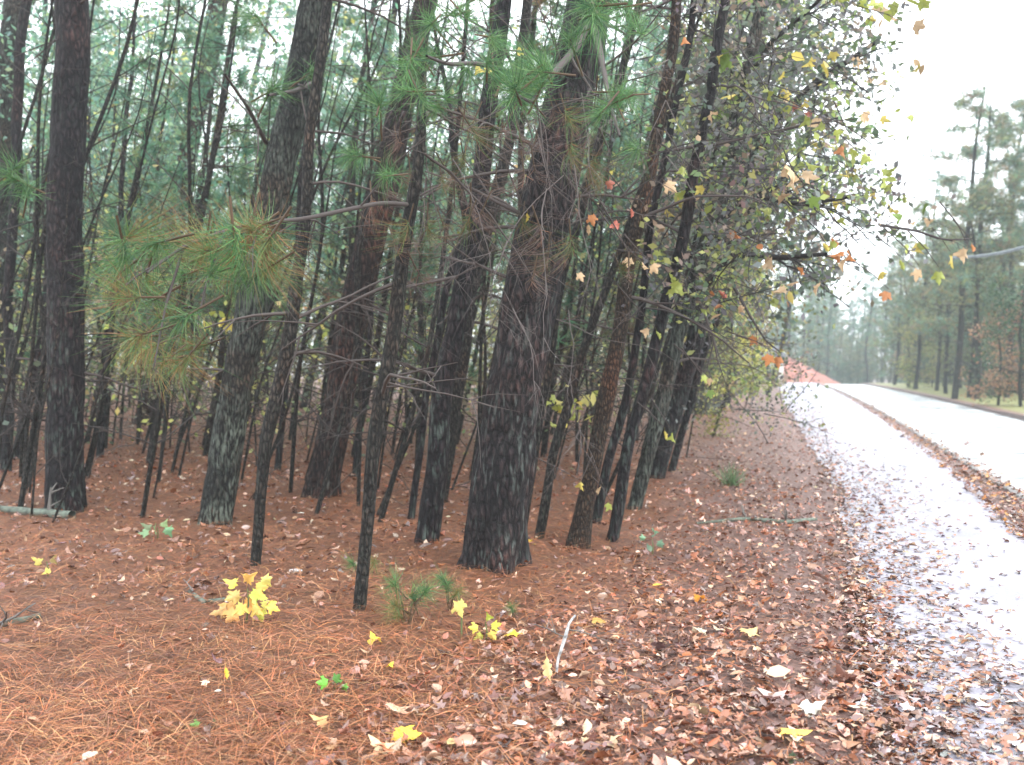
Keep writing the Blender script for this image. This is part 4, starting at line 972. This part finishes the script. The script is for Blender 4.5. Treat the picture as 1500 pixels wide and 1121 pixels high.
# yellow seedling
def leafy_seedling(label, base, leaves, col, size, stem_top, cat='seedling'):
    b = onground(*base); r = empty('seedling', b, label, cat)
    tp = at(*stem_top, b.y) - b
    obj('stem', MB().add(*tube([[0, 0, -.03], list(tp * .5 + Vector((.01, 0, 0))), list(tp)], [.006, .005, .003], 6), (.10, .12, .05)).mesh('stem', M_TWIG), r)
    for (px, py, dx, dz) in leaves:
        p = at(px, py, b.y + rnd.uniform(-.08, .08)); put_leaf(r, p, size * rnd.uniform(.85, 1.15), tuple(c * rnd.uniform(.65, 1.1) for c in col), rnd.choice([0, 2, 2]), (dx + rnd.gauss(0, .2), rnd.gauss(-.35, .3), dz))
    return r
leafy_seedling('bright yellow maple seedling glowing on the brown pine straw', (360, 912), 
    [(362, 855, 0, .6), (348, 852, -1, .2), (382, 850, 1, .2), (368, 868, .6, -.2), (352, 870, -.5, -.2), (343, 882, -1, -.2), (332, 890, -1, -.5), (345, 893, -.4, -.9),
     (355, 883, -.2, -.7), (374, 885, .5, -.5), (386, 880, 1, 0), (392, 885, 1, -.4), (378, 893, .3, -.9), (365, 876, .2, -.6), (375, 860, .8, .1)], (.84, .58, .16), .095, (363, 862))
leafy_seedling('single star-shaped pale yellow leaf on a stem beside the green needle tuft', (676, 935), [(671, 880, .1, -1)], (.85, .62, .2), .11, (671, 868))
leafy_seedling('tiny green-leaved sprig on open straw left of the broken stick', (488, 1010), [(480, 1000, -1, .2), (490, 998, .3, .6), (500, 1006, 1, 0)], (.16, .40, .07), .05, (489, 1000))
leafy_seedling('pale green low plant in front of the grey leaning pine', (230, 790), [(222, 772, -1, .3), (235, 768, .8, .5), (228, 778, 0, .4), (240, 776, 1, .1), (218, 780, -1, 0)], (.30, .38, .20), .10, (230, 772), 'plant')
leafy_seedling('pale green sprig at the foot of the leaning bundle', (955, 812), [(945, 790, -1, .5), (958, 785, .5, .7), (962, 796, 1, 0), (950, 798, -.3, -.4)], (.24, .42, .24), .07, (955, 790), 'plant')
leafy_seedling('small faded yellow plant on straw at far left', (70, 845), [(62, 822, -1, .3), (74, 820, .6, .5), (70, 832, .2, -.3)], (.60, .45, .12), .07, (68, 822), 'plant')
leafy_seedling('yellow-green leafy shoot in front of the green needle tuft', (710, 940), [(700, 920, -1, .2), (712, 908, .1, .8), (720, 918, .8, .3), (705, 928, -.4, -.5), (716, 926, .5, -.5)], (.62, .52, .10), .06, (711, 912))
leafy_seedling('faint green seedling low at the front, left of centre', (300, 1070), [(292, 1062, -1, .2), (306, 1060, .8, .3)], (.16, .30, .09), .045, (300, 1062))
# low shrubs on the litter bank
def small_bush(name, label, base, wpx, hpx, cols, n, size, cat='plant', blades=False):
    b = onground(*base); r = empty(name, b, label, cat); rng = np.random.default_rng(int(base[0])); W = wpx / F * b.y; Hh = hpx / F * b.y; mb = MB(); tw = MB()
    for _ in range(9): twig_lines(tw, [0, 0, 0], [rng.normal(0, .5), rng.normal(0, .5), 1], Hh * rng.uniform(.6, 1), .004, 0, rng, (.08, .09, .05))
    obj('stems', tw.mesh('stems', M_TWIG), r)['kind'] = 'stuff'
    P = np.stack([rng.normal(0, W / 4, n), rng.normal(0, W / 4, n), rng.random(n) * Hh], -1)
    if blades:
        P[:, 2] = 0; D = np.stack([rng.normal(0, .6, n), rng.normal(0, .6, n), np.ones(n)], -1)
        scatter(mb, *NEEDLE, P * [.5, .5, 1], rot_from_dirs(D, rng.random(n) * 6.28), np.stack([np.full(n, Hh) * rng.uniform(.5, 1.2, n), np.full(n, size[0]), np.full(n, .3)], -1), palette(cols, n, .2, rng))
    else: scatter(mb, *OVAL, P, rot_from_dirs(rdirs(n, rng=rng), rng.random(n) * 6.28), rng.uniform(*size, n), palette(cols, n, .2, rng))
    obj('foliage', mb.mesh('foliage', M_LEAF), r)['kind'] = 'stuff'
small_bush('low_shrub', 'yellow-green low shrub at the base of the stout grey trunk', (1046, 640), 60, 42, [(.26, .27, .07), (.36, .34, .10), (.16, .18, .06)], 240, (.05, .09), 'shrub')
small_bush('grass_tuft', 'green grass tuft on the leafy bank left of the path', (1070, 712), 46, 34, [(.14, .22, .10), (.20, .30, .15), (.10, .16, .08)], 130, (.006, .01), 'grass', True)
small_bush('green_sprig', 'small dark green seedling on the open bank right of the leaning bundle', (1160, 1118), 14, 12, [(.12, .16, .1)], 12, (.02, .04))
for (px, py, lab, n_) in [(1090, 560, 'pale straw-coloured weeds at the far end of the litter bank', 160), (1135, 548, 'tan weeds at the crest where the path ends', 120)]:
    small_bush('weed_clump', lab, (px, max(py, 566)), 60, 26, [(.45, .36, .2), (.3, .28, .12), (.3, .15, .08)], n_, (.03, .05), 'weeds', True)
# pine seedling tufts near the front sapling
def pine_seedling(label, base, tops, sc):
    b = onground(*base); r = empty('pine_seedling', b, label, 'pine seedling')
    for i, (px, py) in enumerate(tops):
        p = at(px, py, b.y + rnd.uniform(-.1, .1)); q = p - b; d = q.normalized()
        obj('stem', MB().add(*tube([[0, 0, -.02], list(q * .6 + Vector((0, 0, .02))), list(q)], [.006, .005, .004], 5), (.12, .08, .05)).mesh('stem', M_TWIG), r)
        for _ in range(2): put_tuft(r, TUFT_G if i % 2 == 0 else TUFT_M, p, (d.x + rnd.gauss(0, .4), rnd.gauss(-.2, .3), .5), sc, 1.25)
pine_seedling('green pine seedling tufts at the foot of the thin front sapling', (598, 915), [(606, 878), (590, 905), (580, 860), (585, 890), (620, 870)], .62)
pine_seedling('small green needle tuft just left of the biggest pine base', (658, 895), [(656, 862), (668, 870), (650, 850)], .5)
pine_seedling('yellowish needle sprig wrapped round the thin front sapling stem', (530, 868), [(518, 828), (548, 824)], .45)
pine_seedling('faint green needle tuft right of the yellow-green shoot', (752, 905), [(750, 893)], .35)

# conspicuous fallen leaves
def fallen(label, px, py, wpx, col, shape=0, up=False):
    b = onground(px, py); m = LEAFM[shape].copy() if False else LEAFM[shape]
    o = bpy.data.objects.new('fallen_leaf', m); COL.objects.link(o)
    yaw = rnd.random() * 6.28
    d = (.15, -.2, -1) if up else (math.cos(yaw), math.sin(yaw), rnd.uniform(.0, .15))
    size = wpx / F * b.y * .95
    M = face_mat(d, (.2, -1, .2) if up else (rnd.gauss(0, .2), rnd.gauss(-.3, .2), 1))
    o.matrix_world = Matrix.Translation(b + Vector((0, 0, .035 + (size * .75 if up else 0)))) @ Matrix(M.tolist()).to_4x4() @ Matrix.Scale(size, 4)
    o.color = (*col, 1); tag(o, label, 'leaf')
CR, WH, YEL = (.72, .62, .45), (.72, .70, .62), (.90, .62, .08)
for a in [('upright pale yellow leaf standing beside the broken stick', 800, 1000, 40, (.85, .62, .3), 1, True),
          ('cream curled leaf lying midway between broken stick and path', 1028, 930, 32, CR, 2), ('tan and yellow leaf just right of the cream curled leaf', 1092, 938, 36, (.7, .5, .22), 0),
          ('bright orange leaf on the litter right of the biggest pine', 1022, 880, 26, (.75, .30, .04), 2), ('bright yellow leaf flat on the straw left of the broken stick', 750, 941, 30, YEL, 0),
          ('bright yellow maple leaf at the bottom edge left of centre', 577, 1088, 48, YEL, 0), ('pale tan leaf tucked under the yellow leaf at the bottom edge', 572, 1108, 46, (.8, .6, .35), 2),
          ('golden maple leaf at the bottom edge near the path', 1143, 1083, 50, (.85, .58, .12), 0), ('whitish leaf above the golden leaf near the path', 1176, 1051, 42, WH, 2),
          ('large peach coloured leaf on the litter near the front', 1122, 998, 42, (.72, .48, .32), 3), ('whitish leaf cut by the bottom left edge', 142, 1114, 38, WH, 3),
          ('small golden leaf on straw above left of centre front', 551, 946, 26, YEL, 2), ('tiny yellow leaf pair right of the green-leaved sprig', 576, 982, 24, YEL, 1),
          ('upright golden leaf on straw below the yellow seedling', 331, 1002, 20, YEL, 1, True), ('yellow leaf right of the big pine base on the litter', 955, 866, 20, (.75, .5, .1), 3),
          ('white lichened flake on the front straw, left of broken stick', 773, 1072, 26, WH, 3), ('pinkish leaf near the bottom beside the white lichened flake', 832, 1062, 26, (.6, .35, .25), 2),
          ('pinkish-white leaf where litter meets the path at bottom right', 1150, 1030, 44, (.62, .45, .42), 2), ('dull yellow leaf by the foot of the warm brown trunk', 780, 800, 20, YEL, 1),
          ('amber leaf between the biggest pine and the cream curled leaf', 870, 915, 28, (.6, .35, .1), 0), ('small white leaf in front of the mossy log', 90, 762, 14, WH, 3),
          ('pale buff leaf by the right bottom corner on the path', 1415, 1030, 40, (.62, .52, .42), 0), ('dark brown crumpled leaf at the litter edge beside the path', 1245, 1003, 46, (.14, .05, .03), 2),
          ('tan leaf lying low at the bottom centre', 655, 1104, 30, (.62, .42, .2), 3), ('small white leaf left of the green-leaved sprig', 325, 1023, 12, WH, 3),
          ('straw coloured leaf at the front, left of the yellow maple leaf', 480, 1065, 30, (.66, .42, .18), 2), ('pale leaf on the far litter left of the thin sapling', 447, 757, 13, WH, 3)]:
    fallen(*a)

# ------------------------------------------------------------------ damp air
hz = MB(); box(hz, (0, 250, 12), (900, 700, 44))
m = bpy.data.materials.new('haze'); m.use_nodes = True; nt = m.node_tree; nt.nodes.clear()
pv = nt.nodes.new('ShaderNodeVolumePrincipled'); pv.inputs['Density'].default_value = .0014; pv.inputs['Color'].default_value = (.86, .96, 1.0, 1)
pv.inputs['Anisotropy'].default_value = .2
om = nt.nodes.new('ShaderNodeOutputMaterial'); nt.links.new(pv.outputs[0], om.inputs['Volume'])
hb_ = obj('haze', hz.mesh('haze', m, False)); tag(hb_, 'thin damp mist hanging through the wood', 'haze', kind='stuff')
